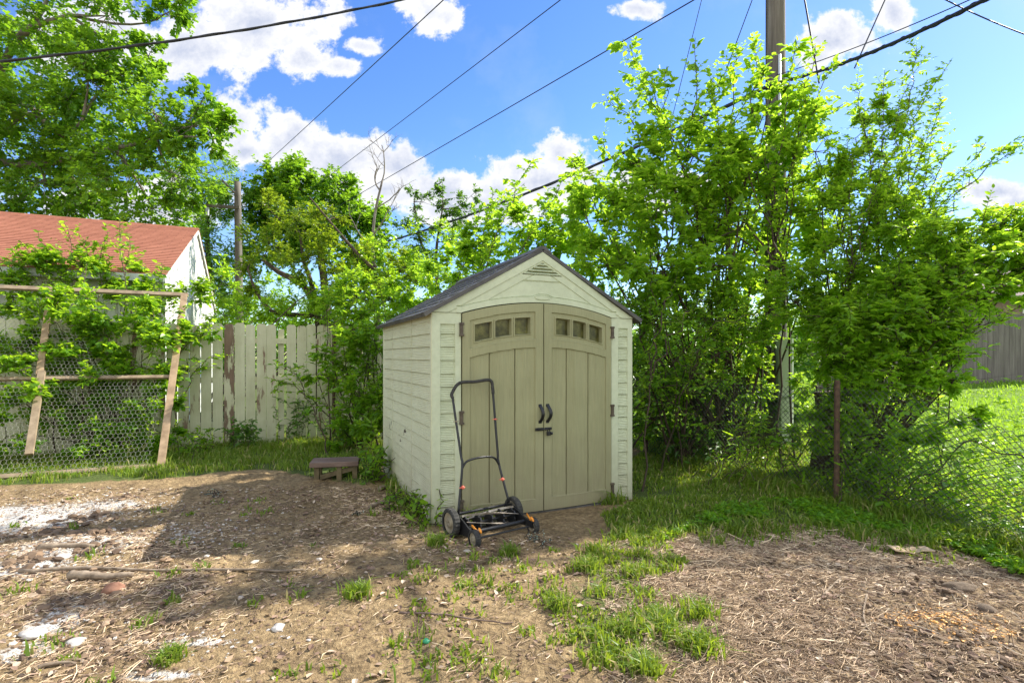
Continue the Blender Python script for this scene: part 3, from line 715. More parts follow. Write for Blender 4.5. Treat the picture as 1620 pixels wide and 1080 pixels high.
# doors
def door(x0, x1, hinge_left):
    mb_ = MB(); w = x1 - x0
    s0, s1 = x0 + w * .085, x0 + w * .895
    if not hinge_left: s0, s1 = x0 + w * .105, x0 + w * .915
    topz = lambda x: arch(x) - .004
    panes = []
    pw = (s1 - s0 - .05 - .05 - .035 * 2) / 3
    for k in range(3): panes.append((s0 + .05 + k * (pw + .035), s0 + .05 + k * (pw + .035) + pw))
    g0, g1 = (s0 + .185, s0 + .43) if hinge_left else (s0 + .165, s0 + .415)
    g2, g3 = g0 + .085, g1 + .08
    crit = [s0, s1, g0, g1, g2, g3] + [q for p in panes for q in p]
    xs_ = np.unique(np.concatenate([np.linspace(x0, x1, 60)] + [[c_ - .013, c_ - .011, c_ - .006, c_ - .0035, c_ + .0035, c_ + .006, c_ + .011, c_ + .013] for c_ in crit]))
    xs_ = xs_[(xs_ >= x0) & (xs_ <= x1)]
    def dep(x, z):
        dt = arch(x) - z                          # distance below the arched top
        d = 0 * x + .016
        inx = (x > s0) & (x < s1)
        rec = inx & (dt > .085) & (dt < .335)
        d = np.where(rec, .003, d)
        rim = inx & (dt > .335) & (dt < .350); d = np.where(rim, .017, d)
        low = inx & (dt > .415) & (z > .095)
        pl = .002 + .0012 * np.sin(2 * np.pi * (x / .011 + .35 * np.sin(z * 7 + x * 40)))
        pl = pl + np.where((x > g2) & (x < g1) | (x > g3), .0018, 0)
        for gx in (g0, g1): pl = np.where(np.abs(x - gx) < .0045, -.010, pl)
        d = np.where(low, pl, d)
        d = np.where(inx & (z > .082) & (z <= .095), .017, d)
        for a_, b_ in panes:
            zc0, zc1 = .135, .285
            d = np.where((x > a_ - .012) & (x < b_ + .012) & (dt > zc0 - .012) & (dt < zc1 + .012), .011, d)
            d = np.where((x > a_) & (x < b_) & (dt > zc0) & (dt < zc1), -.046, d)
        return d
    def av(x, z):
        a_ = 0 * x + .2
        for gx in (g0, g1): a_ = np.where((np.abs(x - gx) < .0045) & (arch(x) - z > .415) & (z > .095), .68, a_)  # plank grooves painted darker, as dirt and shade in the recess
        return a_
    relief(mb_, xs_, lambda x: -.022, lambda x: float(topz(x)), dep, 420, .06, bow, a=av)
    o = mb_.build('door', M['door'], shed)
    for a_, b_ in panes:
        p = MB(); a2, b2 = a_ + .004, b_ - .004; n = 7; xx = np.linspace(a2, b2, n); v = []
        for x in xx:
            for dz in (.279, .141): v.append((x, .041 - bow(x), arch(x) - dz))
        p.add(v, np.array([[2 * i + 1, 2 * i + 3, 2 * i + 2, 2 * i] for i in range(n - 1)])[:, ::-1][:, ::-1]); pv = np.array(v); pv2 = pv + np.array([0, .003, 0])
        p.v = [np.concatenate([pv, pv2])]; p.f = [p.f[0], p.f[0][:, ::-1] + 2 * n]; p.a = [np.full(4 * n, .5)]; p.n = 4 * n
        po = p.build('window', M['pane'], o)
    for hz in (1.655, .875, .09):
        hx = x0 if hinge_left else x1; sgn = -1 if hinge_left else 1
        h = MB(); box(h, min(hx - sgn * .004, hx + sgn * .026), max(hx - sgn * .004, hx + sgn * .026), -.032, -.006, hz - .055, hz + .055, bev=.004)
        for q in (-1, 1): box(h, min(hx - sgn * .012, hx + sgn * .03), max(hx - sgn * .012, hx + sgn * .03), -.036, -.014, hz + q * .05 - .01, hz + q * .05 + .01, bev=.003)
        h.build('hinge', M['hinge'], o)
    return o
dl = door(.272, 1.051, True); dr_ = door(1.061, 1.838, False)
# handles: flat arched straps
def handle(o, x, lean):
    hb = MB(); t = np.linspace(0, 1, 13); z = .965 - .165 * t; yb = -.062 - .045 * np.sin(np.pi * t); xx = x + lean * np.sin(np.pi * t)
    pts = np.column_stack([xx, yb - .0, z]); w = .030
    v = []
    for p in pts:
        for (dx, dy) in ((-w / 2, 0), (w / 2, 0), (w / 2, .012), (-w / 2, .012)): v.append((p[0] + dx, p[1] + dy, p[2]))
    f = []
    for i in range(12):
        for k in range(4): f.append([i * 4 + k, i * 4 + (k + 1) % 4, i * 4 + 4 + (k + 1) % 4, i * 4 + 4 + k])
    f += [[3, 2, 1, 0], [48, 49, 50, 51]]
    hb.add(v, np.array(f)[:, ::-1])
    for zz in (.958, .806): box(hb, x - .017, x + .017, -.064, -.050, zz - .014, zz + .014, bev=.003)
    hb.build('handle', M['black'], o)
handle(dl, 1.018, .012); handle(dr_, 1.096, .016)
lt = MB(); box(lt, .966, 1.052, -.072, -.058, .724, .752, bev=.002); box(lt, 1.066, 1.135, -.072, -.058, .728, .752, bev=.002)
tube(lt, [(.985, -.078, .739), (1.12, -.078, .739)], .007, 8); box(lt, 1.005, 1.02, -.088, -.066, .728, .75)
lt.build('latch', M['black'], dl)
pk = MB(); box(pk, 1.076, 1.112, -.098, -.076, .678, .716, bev=.005); tube(pk, curve([(1.083, -.087, .714), (1.083, -.087, .738), (1.094, -.087, .75), (1.105, -.087, .738), (1.105, -.087, .714)], 14), .0045, 6)
tube(pk, [(1.112, -.094, .70), (1.128, -.094, .697)], .014, 10)
pk.build('padlock', M['black'], dr_)
sl = MB(); box(sl, .28, 1.83, -.052, .02, -.060, -.030, bev=.004); sl.build('sill', M['roof'], shed)
fl = MB(); box(fl, .06, W_ - .06, .06, Dp - .06, -.06, -.03); box(fl, .29, 1.82, .12, .14, -.02, 1.78); fl.build('floor', M['dark_in'], shed)
# roof: two shingled slabs meeting under a ridge cap
rf = MB()
OV, FO = .072, .05; slope = (AZ - EZ) / XC; ca = 1 / math.hypot(1, slope)
for sg in (-1, 1):
    Ls = (XC + OV) / ca; n_c = 9
    ss = np.unique(np.concatenate([[k * Ls / n_c, k * Ls / n_c + .004] for k in range(n_c)] + [[Ls]])); ss[0] = 0
    ty = np.unique(np.concatenate([np.linspace(-FO, Dp + .07, 80)] + [[-FO + .075, -FO + .08]]))
    SS, TY = np.meshgrid(ss, ty, indexing='ij')
    ci = np.floor(SS / (Ls / n_c) - 1e-6); ph = (SS / (Ls / n_c)) % 1.0
    hgt = .020 + .011 * ((SS / (Ls / n_c)) - ci)
    key = (np.abs(((TY + .11 * (ci % 2)) / .23) % 1 - .5) < .03); hgt = hgt - .007 * key
    hgt = np.where(TY < -FO + .077, .033, hgt)
    nrm = (sg * slope * ca, ca); X_ = XC + sg * SS * ca; Z_ = AZ - SS * ca * slope
    def sheet(h): return np.stack([X_ + nrm[0] * h, TY, Z_ + nrm[1] * h], -1).reshape(-1, 3)
    nS, nT = SS.shape; ix = np.arange(nS * nT).reshape(nS, nT)
    f = np.stack([ix[:-1, :-1], ix[:-1, 1:], ix[1:, 1:], ix[1:, :-1]], -1).reshape(-1, 4)
    if sg > 0: f = f[:, ::-1]
    nn = nS * nT
    def stp(e): return np.stack([e[:-1], e[1:], e[1:] + nn, e[:-1] + nn], -1)
    lip = np.where(SS > Ls - .03, -.006, 0.0)
    rf.add(np.concatenate([sheet(hgt), sheet(lip)]), np.concatenate([f, f[:, ::-1] + nn, stp(ix[:, 0]), stp(ix[:, -1]), stp(ix[-1]), stp(ix[0])]))
ro = rf.build('roof', M['roof'], shed)
rc = MB(); v = []
for y_ in (-FO - .004, Dp + .074):
    for x_, z_ in ((XC - .09, AZ + .046 - .09 * slope), (XC - .02, AZ + .050), (XC + .02, AZ + .050), (XC + .09, AZ + .046 - .09 * slope), (XC + .085, AZ + .030 - .09 * slope), (XC, AZ + .022), (XC - .085, AZ + .030 - .09 * slope)): v.append((x_, y_, z_))
f4 = [[i, (i + 1) % 7, (i + 1) % 7 + 7, i + 7] for i in range(7)]
rc.add(v, [np.array(f4), np.array([[6, 5, 4, 3, 2, 1, 0]]), np.array([[7, 8, 9, 10, 11, 12, 13]])]); rc.build('ridge_cap', M['roof'], ro)

# ------------------------------------------------------------------ MOWER
mo = np.array([-.237, 4.41, 0.0]); mo[2] = float(ground_z(mo[0], mo[1])) - .004
ma = rad(35)
mower = empty('reel_mower', mo, ma, 'black push reel mower leaning its handle against the left shed door', 'lawn mower')
ic, is_ = math.cos(ma), math.sin(ma)
def w2m(p): d = np.asarray(p, float) - mo; return np.array([d[0] * ic + d[1] * is_, -d[0] * is_ + d[1] * ic, d[2]])
import bmesh
def wheel(x, y, r, w):
    a_ = np.linspace(0, 2 * np.pi, 48, endpoint=False)
    t_ = MB(); prof = [(-w / 2, r * .72), (-w / 2, r * .93), (-w * .36, r), (w * .36, r), (w / 2, r * .93), (w / 2, r * .72)]; m_ = len(prof)
    v = []
    for i, an in enumerate(a_):
        tread = .965 if (i % 2) else 1.0
        for px_, pr in prof:
            rr = pr * (tread if pr > r * .95 else 1); v.append((x + px_, y + rr * math.cos(an), r + rr * math.sin(an)))
    f = [[i * m_ + k, i * m_ + k + 1, ((i + 1) % 48) * m_ + k + 1, ((i + 1) % 48) * m_ + k] for i in range(48) for k in range(m_ - 1)]
    t_.add(v, np.array(f)); wo = t_.build('wheel', M['rubber'], mower)
    h_ = MB(); prof = [(-w * .30, r * .73), (-w * .38, r * .66), (-w * .18, r * .60), (-w * .18, r * .34), (-w * .42, r * .30), (-w * .42, .001), (w * .42, .001), (w * .42, r * .30), (w * .18, r * .34), (w * .18, r * .60), (w * .38, r * .66), (w * .30, r * .73)]
    m_ = len(prof); v = [(x + p_, y + q_ * math.cos(an), r + q_ * math.sin(an)) for an in a_[::2] for p_, q_ in prof]
    f = [[i * m_ + k, i * m_ + k + 1, ((i + 1) % 24) * m_ + k + 1, ((i + 1) % 24) * m_ + k] for i in range(24) for k in range(m_ - 1)]
    h_.add(v, np.array(f)); h_.build('hub', M['hub'], wo, True)
for sx_ in (-1, 1):
    wheel(sx_ * .305, 0, .115, .052); wheel(sx_ * .275, -.315, .068, .042)
fr = MB()
for sx_ in (-1, 1):    # side plates
    bm = bmesh.new(); pts = [(.085, .05), (.07, .165), (-.02, .185), (-.13, .15), (-.20, .12), (-.33, .095), (-.345, .055), (-.21, .05), (-.10, .035)]
    vs = [bm.verts.new((sx_ * .262 - .006, q[0], q[1])) for q in pts]; fc = bm.faces.new(vs); ex = bmesh.ops.extrude_face_region(bm, geom=[fc]); bmesh.ops.translate(bm, vec=(.012, 0, 0), verts=[q for q in ex['geom'] if isinstance(q, bmesh.types.BMVert)])
    bmesh.ops.recalc_face_normals(bm, faces=bm.faces); frombm(fr, bm)
tube(fr, [(-.26, .055, .155), (.26, .055, .155)], .011, 10); tube(fr, [(-.27, -.225, .085), (.27, -.225, .085)], .017, 12)
tube(fr, [(-.31, 0, .115), (.31, 0, .115)], .009, 8); tube(fr, [(-.29, -.315, .068), (.29, -.315, .068)], .008, 8)
box(fr, -.255, .255, -.02, .075, .030, .040); box(fr, -.255, .255, -.035, -.01, .022, .034)
for sx_ in (-1, 1): obox(fr, (sx_ * .262, -.21, .10), (sx_ * .262, -.33, .078), .016, .036)
fr.build('frame', M['black'], mower)
rl_ = MB(); tube(rl_, [(-.255, -.085, .105), (.255, -.085, .105)], .010, 8)
for k in range(5):
    x = -.22 + .11 * k
    an = np.linspace(0, 2 * np.pi, 16, endpoint=False); rr = .062 + .010 * np.cos(5 * an)
    v = [(x + dx, -.085 + r_ * math.cos(t_), .105 + r_ * math.sin(t_)) for dx in (-.006, .006) for r_, t_ in zip(rr, an)]
    f = np.array([[i, (i + 1) % 16, (i + 1) % 16 + 16, i + 16] for i in range(16)])
    rl_.add(v, [f, np.arange(16)[None, ::-1], (np.arange(16) + 16)[None, :]])
rl_.build('reel', M['black'], mower)
for k in range(5):
    bl = MB(); t = np.linspace(0, 1, 14); an = 2 * np.pi * k / 5 + t * 1.5; v = []
    for ti, a_ in zip(t, an):
        for rr, da in ((.060, 0), (.077, .02), (.077, .07), (.060, .07)): v.append((-.245 + .49 * ti, -.085 + rr * math.cos(a_ + da), .105 + rr * math.sin(a_ + da)))
    f = [[i * 4 + q, i * 4 + (q + 1) % 4, i * 4 + 4 + (q + 1) % 4, i * 4 + 4 + q] for i in range(13) for q in range(4)]
    bl.add(v, np.array(f)); bl.build('blade', M['steel'], mower)
# handle
hl0 = w2m((-.434, 4.275, .14)); hr0 = w2m((-.025, 4.53, .17)); hl1 = w2m((-.408, 4.36, .525)); hr1 = w2m((-.118, 4.62, .50))
hl2 = w2m((-.515, 4.555, 1.10)); hr2 = w2m((-.172, 4.715, 1.13)); tl = w2m((-.455, 4.60, 1.185)); tr_ = w2m((-.195, 4.715, 1.205))
hd = MB(); tube(hd, curve([hl0, hl1 * .97 + hl0 * .03, hl1 * .85 + hl2 * .15, hl2 * .9 + hl1 * .1, hl2], 30), .0105, 8); tube(hd, curve([hr0, hr1 * .97 + hr0 * .03, hr1 * .85 + hr2 * .15, hr2 * .9 + hr1 * .1, hr2], 30), .0105, 8)
cm_ = w2m((-.26, 4.49, .565)); cl = w2m((-.37, 4.40, .55)); cr = w2m((-.16, 4.585, .545))
tube(hd, curve([hl1 * .93 + hl0 * .07, cl, cm_, cr, hr1 * .93 + hr0 * .07], 24), .0095, 8)
hd.build('handle_frame', M['black'], mower, True)
gr_ = MB(); tube(gr_, curve([hl2 * .93 + hl1 * .07, hl2, tl, tl * .5 + tr_ * .5, tr_, hr2, hr2 * .93 + hr1 * .07], 36), .0145, 10); gr_.build('grip', M['rubber'], mower, True)
def knob(p, mat, r=.014):
    k = MB(); bm = bmesh.new(); bmesh.ops.create_icosphere(bm, subdivisions=2, radius=r)
    for q in bm.verts: q.co.x *= .8; 
    frombm(k, bm, M=Matrix.Translation(Vector(p))); tube(k, [p - np.array([.03, 0, 0]), p + np.array([.02, 0, 0])], .004, 6)
    k.build('knob', M[mat], mower, True)
knob(hl0 * .45 + hl1 * .55 + np.array([.015, -.012, 0]), 'red', .017); knob(hr0 * .42 + hr1 * .58 + np.array([-.012, -.012, 0]), 'red', .016)
knob(hl1 * .40 + hl2 * .60 + np.array([0, -.008, 0]), 'hub', .009); knob(hr1 * .42 + hr2 * .58 + np.array([0, -.008, 0]), 'red', .009)
for sx_ in (-1, 1):
    lv = MB(); bm = bmesh.new(); bmesh.ops.create_icosphere(bm, subdivisions=2, radius=1)
    for q in bm.verts: q.co = (q.co.x * .010, q.co.y * .024 * (1.2 if q.co.y < 0 else 1), q.co.z * .012)
    frombm(lv, bm, M=Matrix.Translation((sx_ * .245, -.345, .135)) @ Matrix.Rotation(rad(35), 4, 'X')); obox(lv, (sx_ * .25, -.32, .118), (sx_ * .262, -.25, .15), .006, .016)
    lv.build('lever', M['orange'], mower, True)

# ------------------------------------------------------------------ step bench
bc = gp(527, 760); bench = empty('step_bench', (bc[0], bc[1] + .1, float(ground_z(bc[0], bc[1] + .1))), rad(12), 'low weathered plank step bench standing on the soil by the shed', 'bench')
for y0, y1, s in ((-.16, -.005, 1), (.005, .16, 1)):
    b_ = MB(); box(b_, -.27, .26, y0, y1, .150, .205, bev=.008); b_.build('plank', M['bench'], bench)
for x, y0 in ((-.225, -.12), (.02, -.135), (.19, -.12), (-.225, .09), (.19, .09)):
    b_ = MB(); box(b_, x, x + .055, y0, y0 + .05, -.02, .1495, bev=.005); b_.build('leg', M['bench_leg'], bench)
b_ = MB(); obox(b_, (-.16, -.1, .03), (.21, -.1, .12), .03, .05); obox(b_, (-.2, .115, .12), (.22, .115, .12), .03, .05); b_.build('brace', M['bench_leg'], bench)

# ------------------------------------------------------------------ white board fence
FV, FH = 9.47, 1.93
m, nt, b = new_mat('old white fence paint')
fn = noise(nt, 9, 8, .7, vec_scale=(1, 1, .18)); ed = noise(nt, 2.2, 3, .6)
ad = N(nt, 'ShaderNodeMath', operation='MULTIPLY_ADD', i_1=.35); nt.links.new(attr(nt), ad.inputs[0]); nt.links.new(fn, ad.inputs[2])
pk_ = N(nt, 'ShaderNodeMapRange', interpolation_type='SMOOTHSTEP'); pk_.inputs[1].default_value = .735; pk_.inputs[2].default_value = .80; nt.links.new(ad.outputs[0], pk_.inputs[0])
paint = ramp(nt, ed, [(.3, (.42, .43, .27)), (.6, (.53, .54, .37)), (.8, (.60, .61, .44))])
wood = ramp(nt, fn, [(.4, (.10, .065, .04)), (.7, (.22, .15, .10))])
stn = N(nt, 'ShaderNodeMapRange'); stn.inputs[1].default_value = .35; stn.inputs[2].default_value = .75; stn.inputs[4].default_value = .5; nt.links.new(noise(nt, 3.5, 7, .7, vec_scale=(3, 3, .35)), stn.inputs[0])
paint = mixc(nt, stn.outputs[0], paint, (.30, .30, .17))      # green algae streaks
paint = mixc(nt, mth0(nt, attr(nt), .35), paint, (.46, .43, .29))
nt.links.new(mixc(nt, pk_.outputs[0], paint, wood), b.inputs['Base Color']); b.inputs['Roughness'].default_value = .8; bump(nt, b, fn, .3, .006); M['fence_white'] = m
fo_ = lot(-1.0, FV); fence = empty('board_fence', (fo_[0], fo_[1], 0), TH, 'old white dog eared board fence with peeling paint behind the yard', 'fence')
bd = MB(); rf_ = np.random.default_rng(3); u0 = -9.0
while u0 < 5.9:
    w = .138 + .006 * rf_.random(); gap = .006 + .012 * rf_.random(); h = FH + rf_.normal(0, .012); t_ = rf_.random() * .7
    if abs(u0 + 1.0 - .0) < 0: pass
    uu = u0; skew = rf_.normal(0, .006)
    if .02 < (u0 - 1.0) + .85 < .15: t_ = .82      # one board with most of its paint gone
    if .95 < u0 - 1.0 + 1 < 1.12: u0 += w; continue
    y_ = -.02 + rf_.normal(0, .004); n_ = 5
    cl_ = .028
    pr = [(uu + skew * 0, -.03), (uu + w, -.03), (uu + w + skew, h - cl_), (uu + w - .03 + skew, h), (uu + .03 + skew, h), (uu + skew, h - cl_)]
    v = [(a_, y_, c_) for a_, c_ in pr] + [(a_, y_ + .018, c_) for a_, c_ in pr]
    f4 = np.array([[i, i + 6, (i + 1) % 6 + 6, (i + 1) % 6] for i in range(6)])
    bd.add(v, [f4, np.array([[0, 1, 2, 3, 4, 5]]), np.array([[11, 10, 9, 8, 7, 6]])], t_)
    u0 += w + gap
bd.build('board_panel', M['fence_white'], fence)
for z in (.30, 1.0, 1.62):
    r_ = MB(); box(r_, -9, 5.9, .004, .045, z, z + .088, .4); r_.build('rail', M['fence_white'], fence)
for k in range(7):
    r_ = MB(); x = -8.6 + 2.4 * k; box(r_, x, x + .09, .048, .138, -.1, 1.86, .4); r_.build('post', M['fence_white'], fence)
r_ = MB(); tube(r_, [(1.86, -.06, -.1), (1.86, -.06, 1.95)], .028, 8); r_.build('steel_post', M['rust'], fence)
# ------------------------------------------------------------------ leaning frame with chicken wire
bu, bv = -1.36, 7.96; rz_ = .74
def fp(s, z, off=0.0):      # s along u from the right post, z height up the leaning plane, off = towards viewer
    n_ = np.array([0, -1.0, rz_]); n_ /= np.linalg.norm(n_)
    p = np.array([s, rz_ * z, z]) + n_ * off; return p
fo_ = lot(bu, bv); frame = empty('wire_frame_panel', (fo_[0], fo_[1], 0), TH, 'lumber frame panel with chicken wire leaning against the vines and fence', 'frame panel')
nrm_ = np.array([0, -1.0, rz_]) / math.hypot(1, rz_)
def bar(p0, p1, w, h, mat, nm='post', a=.5):
    q = MB(); obox(q, p0, p1, w, h, nrm_, a); q.build(nm, M[mat], frame)
bar(fp(.0, -.02, .03), fp(.014, 2.36, .03), .082, .04, 'lumber')
bar(fp(-1.475, 1.16, .035), fp(-1.636, 2.36, .035), .075, .04, 'lumber')
bar(fp(-1.353, .23, .036), fp(-1.462, 1.20, .038), .075, .04, 'lumber_grey')
bar(fp(-2.10, .55, .035), fp(-2.12, 1.10, .035), .085, .04, 'lumber')
bar(fp(-3.6, 0, .03), fp(-3.64, 2.36, .03), .085, .04, 'lumber')
bar(fp(-4.4, 2.39, .0), fp(.06, 2.38, .0), .062, .04, 'lumber_grey', 'rail')
bar(fp(-4.4, 1.13, -.005), fp(-.02, 1.13, -.005), .045, .04, 'lumber_grey', 'rail')
bar(fp(-4.4, .03, -.005), fp(-.02, .03, -.005), .05, .04, 'lumber_grey', 'rail')
# hexagonal wire: vertices pushed into sagging folds
def hexwire(s0, s1, z0, z1, cell, seed, hole=None):
    mb_ = MB(); a_ = cell / math.sqrt(3); rows = int((z1 - z0) / (1.5 * a_)); cols = int((s1 - s0) / cell); E = []
    for r_ in range(rows):
        for c_ in range(cols):
            cx = s0 + c_ * cell + (r_ % 2) * cell / 2; cz = z0 + r_ * 1.5 * a_
            if hole is not None and hole(cx, cz): continue
            vs = [(cx + a_ * math.cos(t_), cz + a_ * math.sin(t_)) for t_ in np.deg2rad([90, 150, 210, 270])]
            E += [(vs[0], vs[1]), (vs[1], vs[2]), (vs[2], vs[3])]
    E = np.array(E)
    def lift(q):
        s, z = q[:, 0], q[:, 1]
        off = .012 + .05 * (fbm(s * 1.6 + seed, z * 2.2, seed, 3) - .5) + .02 * np.sin(z * 9 + s * 2) * sstep(.3, .0, np.abs(z - 1.35))
        s2 = s + .05 * (fbm(s * 2, z * 3, seed + 5, 2) - .5)
        return np.column_stack([s2, rz_ * z, z]) + nrm_ * off[:, None]
    A, B = lift(E[:, 0]), lift(E[:, 1]); d = B - A; d /= np.linalg.norm(d, axis=1)[:, None] + 1e-9
    s = np.cross(d, nrm_); r = .0018
    Vv = np.empty((len(A), 6, 3))
    for i, (P0) in enumerate((A, B)):
        Vv[:, i * 3] = P0 + s * r; Vv[:, i * 3 + 1] = P0 - s * r * .5 + nrm_ * r * .87; Vv[:, i * 3 + 2] = P0 - s * r * .5 - nrm_ * r * .87
    b0 = (np.arange(len(A)) * 6)[:, None]
    mb_.add(Vv.reshape(-1, 3), np.concatenate([b0 + np.array([[i, (i + 1) % 3, (i + 1) % 3 + 3, i + 3]]) for i in range(3)]))
    return mb_
hexwire(-4.3, -.06, .04, 1.12, .052, 3).build('chicken_wire', M['galv'], frame)
hexwire(-4.3, -.55, 1.14, 2.2, .052, 8, lambda s, z: z > 1.35 + .55 * sstep(-.4, -1.9, s) + .25 * math.sin(s * 3)).build('chicken_wire', M['galv'], frame)

# ------------------------------------------------------------------ garage
gA = np.array([-5.873, 9.0]); gu = gA @ U[:2]; gv = gA @ V[:2]
m, nt, b = new_mat('peeling white siding')
fn = noise(nt, 7, 8, .7, vec_scale=(1, 1, .15)); pk_ = N(nt, 'ShaderNodeMapRange', interpolation_type='SMOOTHSTEP'); pk_.inputs[1].default_value = .56; pk_.inputs[2].default_value = .64; nt.links.new(fn, pk_.inputs[0])
nt.links.new(mixc(nt, pk_.outputs[0], ramp(nt, noise(nt, 1.5, 4), [(.3, (.62, .62, .58)), (.7, (.78, .78, .75))]), (.26, .22, .18)), b.inputs['Base Color']); b.inputs['Roughness'].default_value = .8; M['garage_wall'] = m
m, nt, b = new_mat('red shingles')
tc = N(nt, 'ShaderNodeTexCoord'); br = N(nt, 'ShaderNodeTexBrick'); nt.links.new(tc.outputs['Object'], br.inputs['Vector'])
mp = N(nt, 'ShaderNodeMapping'); mp.inputs['Rotation'].default_value = (0, 0, 0); nt.links.new(tc.outputs['Object'], mp.inputs[0]); nt.links.new(mp.outputs[0], br.inputs['Vector'])
br.inputs['Color1'].default_value = (.34, .14, .088, 1); br.inputs['Color2'].default_value = (.29, .115, .073, 1); br.inputs['Mortar'].default_value = (.20, .08, .052, 1)
br.inputs['Scale'].default_value = 1.0; br.inputs['Mortar Size'].default_value = .008; br.inputs['Brick Width'].default_value = .3; br.inputs['Row Height'].default_value = .13; br.inputs['Bias'].default_value = 0
nt.links.new(mixc(nt, .35, br.outputs[0], ramp(nt, noise(nt, 3, 7, .7), [(.3, (.18, .075, .05)), (.7, (.42, .19, .13))])), b.inputs['Base Color']); b.inputs['Roughness'].default_value = .95; b.inputs['Specular IOR Level'].default_value = .1; M['red_roof'] = m
gar = empty('garage', (gA[0], gA[1], 0), TH, 'white garage with peeling gable boards and red shingled roof behind fence', 'garage')
gH, gP, gHW, gL = 2.80, 4.50, 4.15, 14.0
mb_ = MB(); box(mb_, -gL, -.11, .3, .34, -.1, gH); mb_.build('wall', M['garage_wall'], gar)
mb_ = MB(); ys_ = np.arange(.3, 2 * gHW - .3, .2)
for y0 in ys_:
    y1 = min(y0 + .192, 2 * gHW - .3); z0 = gP - .06 - (gP - gH) * abs(y0 - gHW) / gHW; z1 = gP - .06 - (gP - gH) * abs(y1 - gHW) / gHW
    off = -.055 + .006 * (int(y0 * 5) % 2)
    v = [(off, y0, -.1), (off, y1, -.1), (off, y1, z1), (off, y0, z0), (off - .05, y0, -.1), (off - .05, y1, -.1), (off - .05, y1, z1), (off - .05, y0, z0)]
    mb_.add(v, QB[:, ::-1])
mb_.build('gable_wall', M['garage_wall'], gar)
rr = MB()
sl_ = math.hypot(gHW, gP - gH); nrw = int(sl_ / .13)
for sg in (-1, 1):
    for k in range(nrw):
        t0_, t1_ = k / nrw, (k + 1) / nrw + .004
        y0, y1 = gHW + sg * gHW * t0_, gHW + sg * gHW * t1_; z0, z1 = gP - (gP - gH) * t0_, gP - (gP - gH) * t1_ + .012
        v = [(-gL, y0, z0), (0, y0, z0), (0, y1, z1), (-gL, y1, z1), (-gL, y0, z0 - .03), (0, y0, z0 - .03), (0, y1, z1 - .03), (-gL, y1, z1 - .03)]
        rr.add(v, QB)
ro_ = rr.build('roof', M['red_roof'], gar)
mb_ = MB(); box(mb_, -gL, -.02, -.03, -.003, gH - .13, gH - .01); mb_.build('gutter', M['conduit'], gar)
mb_ = MB()
for sg in (-1, 1): obox(mb_, (-.012, gHW + sg * .02, gP - .10), (-.012, gHW + sg * gHW, gH - .09), .022, .07)
mb_.build('fascia', M['garage_wall'], gar)

# ------------------------------------------------------------------ chain link fence
CU = 4.97
co = lot(CU, 3.434); cl_f = empty('chain_link_fence', (co[0], co[1], float(ground_z(co[0], co[1]))), TH, 'dark sagging chain link fence running along the right side of the yard', 'chain link fence')
def topz(y): return 1.10 - .42 * sstep(-.5, -1.9, y) * 1.0
mb_ = MB(); cell = .058; v0, v1 = -3.2, 6.0; k = 0
yy = np.arange(v0, v1, cell)
segs = []
for i, y0 in enumerate(yy):
    for sgn in (1, -1):
        h = float(topz(y0)); n = int(1.12 / (cell / 2) / 1)
        t = np.arange(0, n + 1) * cell / 2
        ypos = y0 + sgn * (cell / 2) * np.abs((np.arange(n + 1) % 2)) if False else y0 + sgn * t
        segs.append((ypos, t))
for ypos, t in segs:
    ok = (ypos > v0) & (ypos < v1)
    if ok.sum() < 3: continue
    yp, tz = ypos[ok], t[ok]
    hh = topz(yp); z = tz * (hh / 1.10); x = .03 * np.sin(yp * 1.3) + .05 * (fbm(yp * .9, tz * 1.2, 3, 2) - .5) + .25 * sstep(-.6, -2.0, yp) * (tz / 1.1) ** 2
    z = z + .03 * (fbm(yp * 1.5 + 9, tz * 2, 6, 2) - .5)
    m_ = tz < 1.105
    if m_.sum() < 3: continue
    tube(mb_, np.column_stack([x, yp, z])[m_], .0028, 3, cap=False)
mb_.build('wire_mesh', M['chain'], cl_f)
for y0, h, r in ((0.0, 1.17, .026), (-3.0, 1.15, .026), (2.9, 1.17, .026), (5.8, 1.17, .026)):
    mb_ = MB(); tube(mb_, [(-.03, y0, -.1), (-.03 + .012, y0, h)], r, 10); tube(mb_, [(-.018, y0, h), (-.018, y0, h + .012)], r * .8, 10); mb_.build('post', M['rust'], cl_f)

# ------------------------------------------------------------------ grey fence and house far right
m, nt, b = new_mat('grey weathered boards'); fn = noise(nt, 5, 6, .65, vec_scale=(3, 3, .2))
nt.links.new(ramp(nt, fn, [(.3, (.10, .085, .08)), (.55, (.17, .15, .14)), (.8, (.25, .22, .205))]), b.inputs['Base Color']); b.inputs['Roughness'].default_value = .9; M['grey_wood'] = m
go = at(1590, 605, 14.6); gf = empty('board_fence', (go[0], go[1], float(ground_z(go[0], go[1]))), rad(-4), 'grey weathered upright board fence across the lawn at far right', 'fence')
mb_ = MB(); x = -5.0
while x < 9:
    h = 1.86 + rf_.normal(0, .015); box(mb_, x, x + .135, -.01, .01, -.3, h); x += .142
mb_.build('board_panel', M['grey_wood'], gf)
for z in (.4, 1.5):
    mb_ = MB(); box(mb_, -5, 9, .013, .05, z, z + .09); mb_.build('rail', M['grey_wood'], gf)
ho = at(1600, 563, 21); hz = float(ground_z(ho[0], ho[1]))
M['brown_siding'] = simple('brown siding', [(.3, (.20, .13, .10)), (.7, (.30, .21, .165))], 5, .8, (1, 1, 6), .2, .01)
M['brown_roof'] = simple('brown shingles', [(.3, (.10, .07, .06)), (.7, (.19, .14, .12))], 12, .9, None, .4, .01)
M['white_paint'] = simple('white paint', [(.3, (.62, .62, .60)), (.7, (.78, .78, .76))], 5, .6, None, 0)
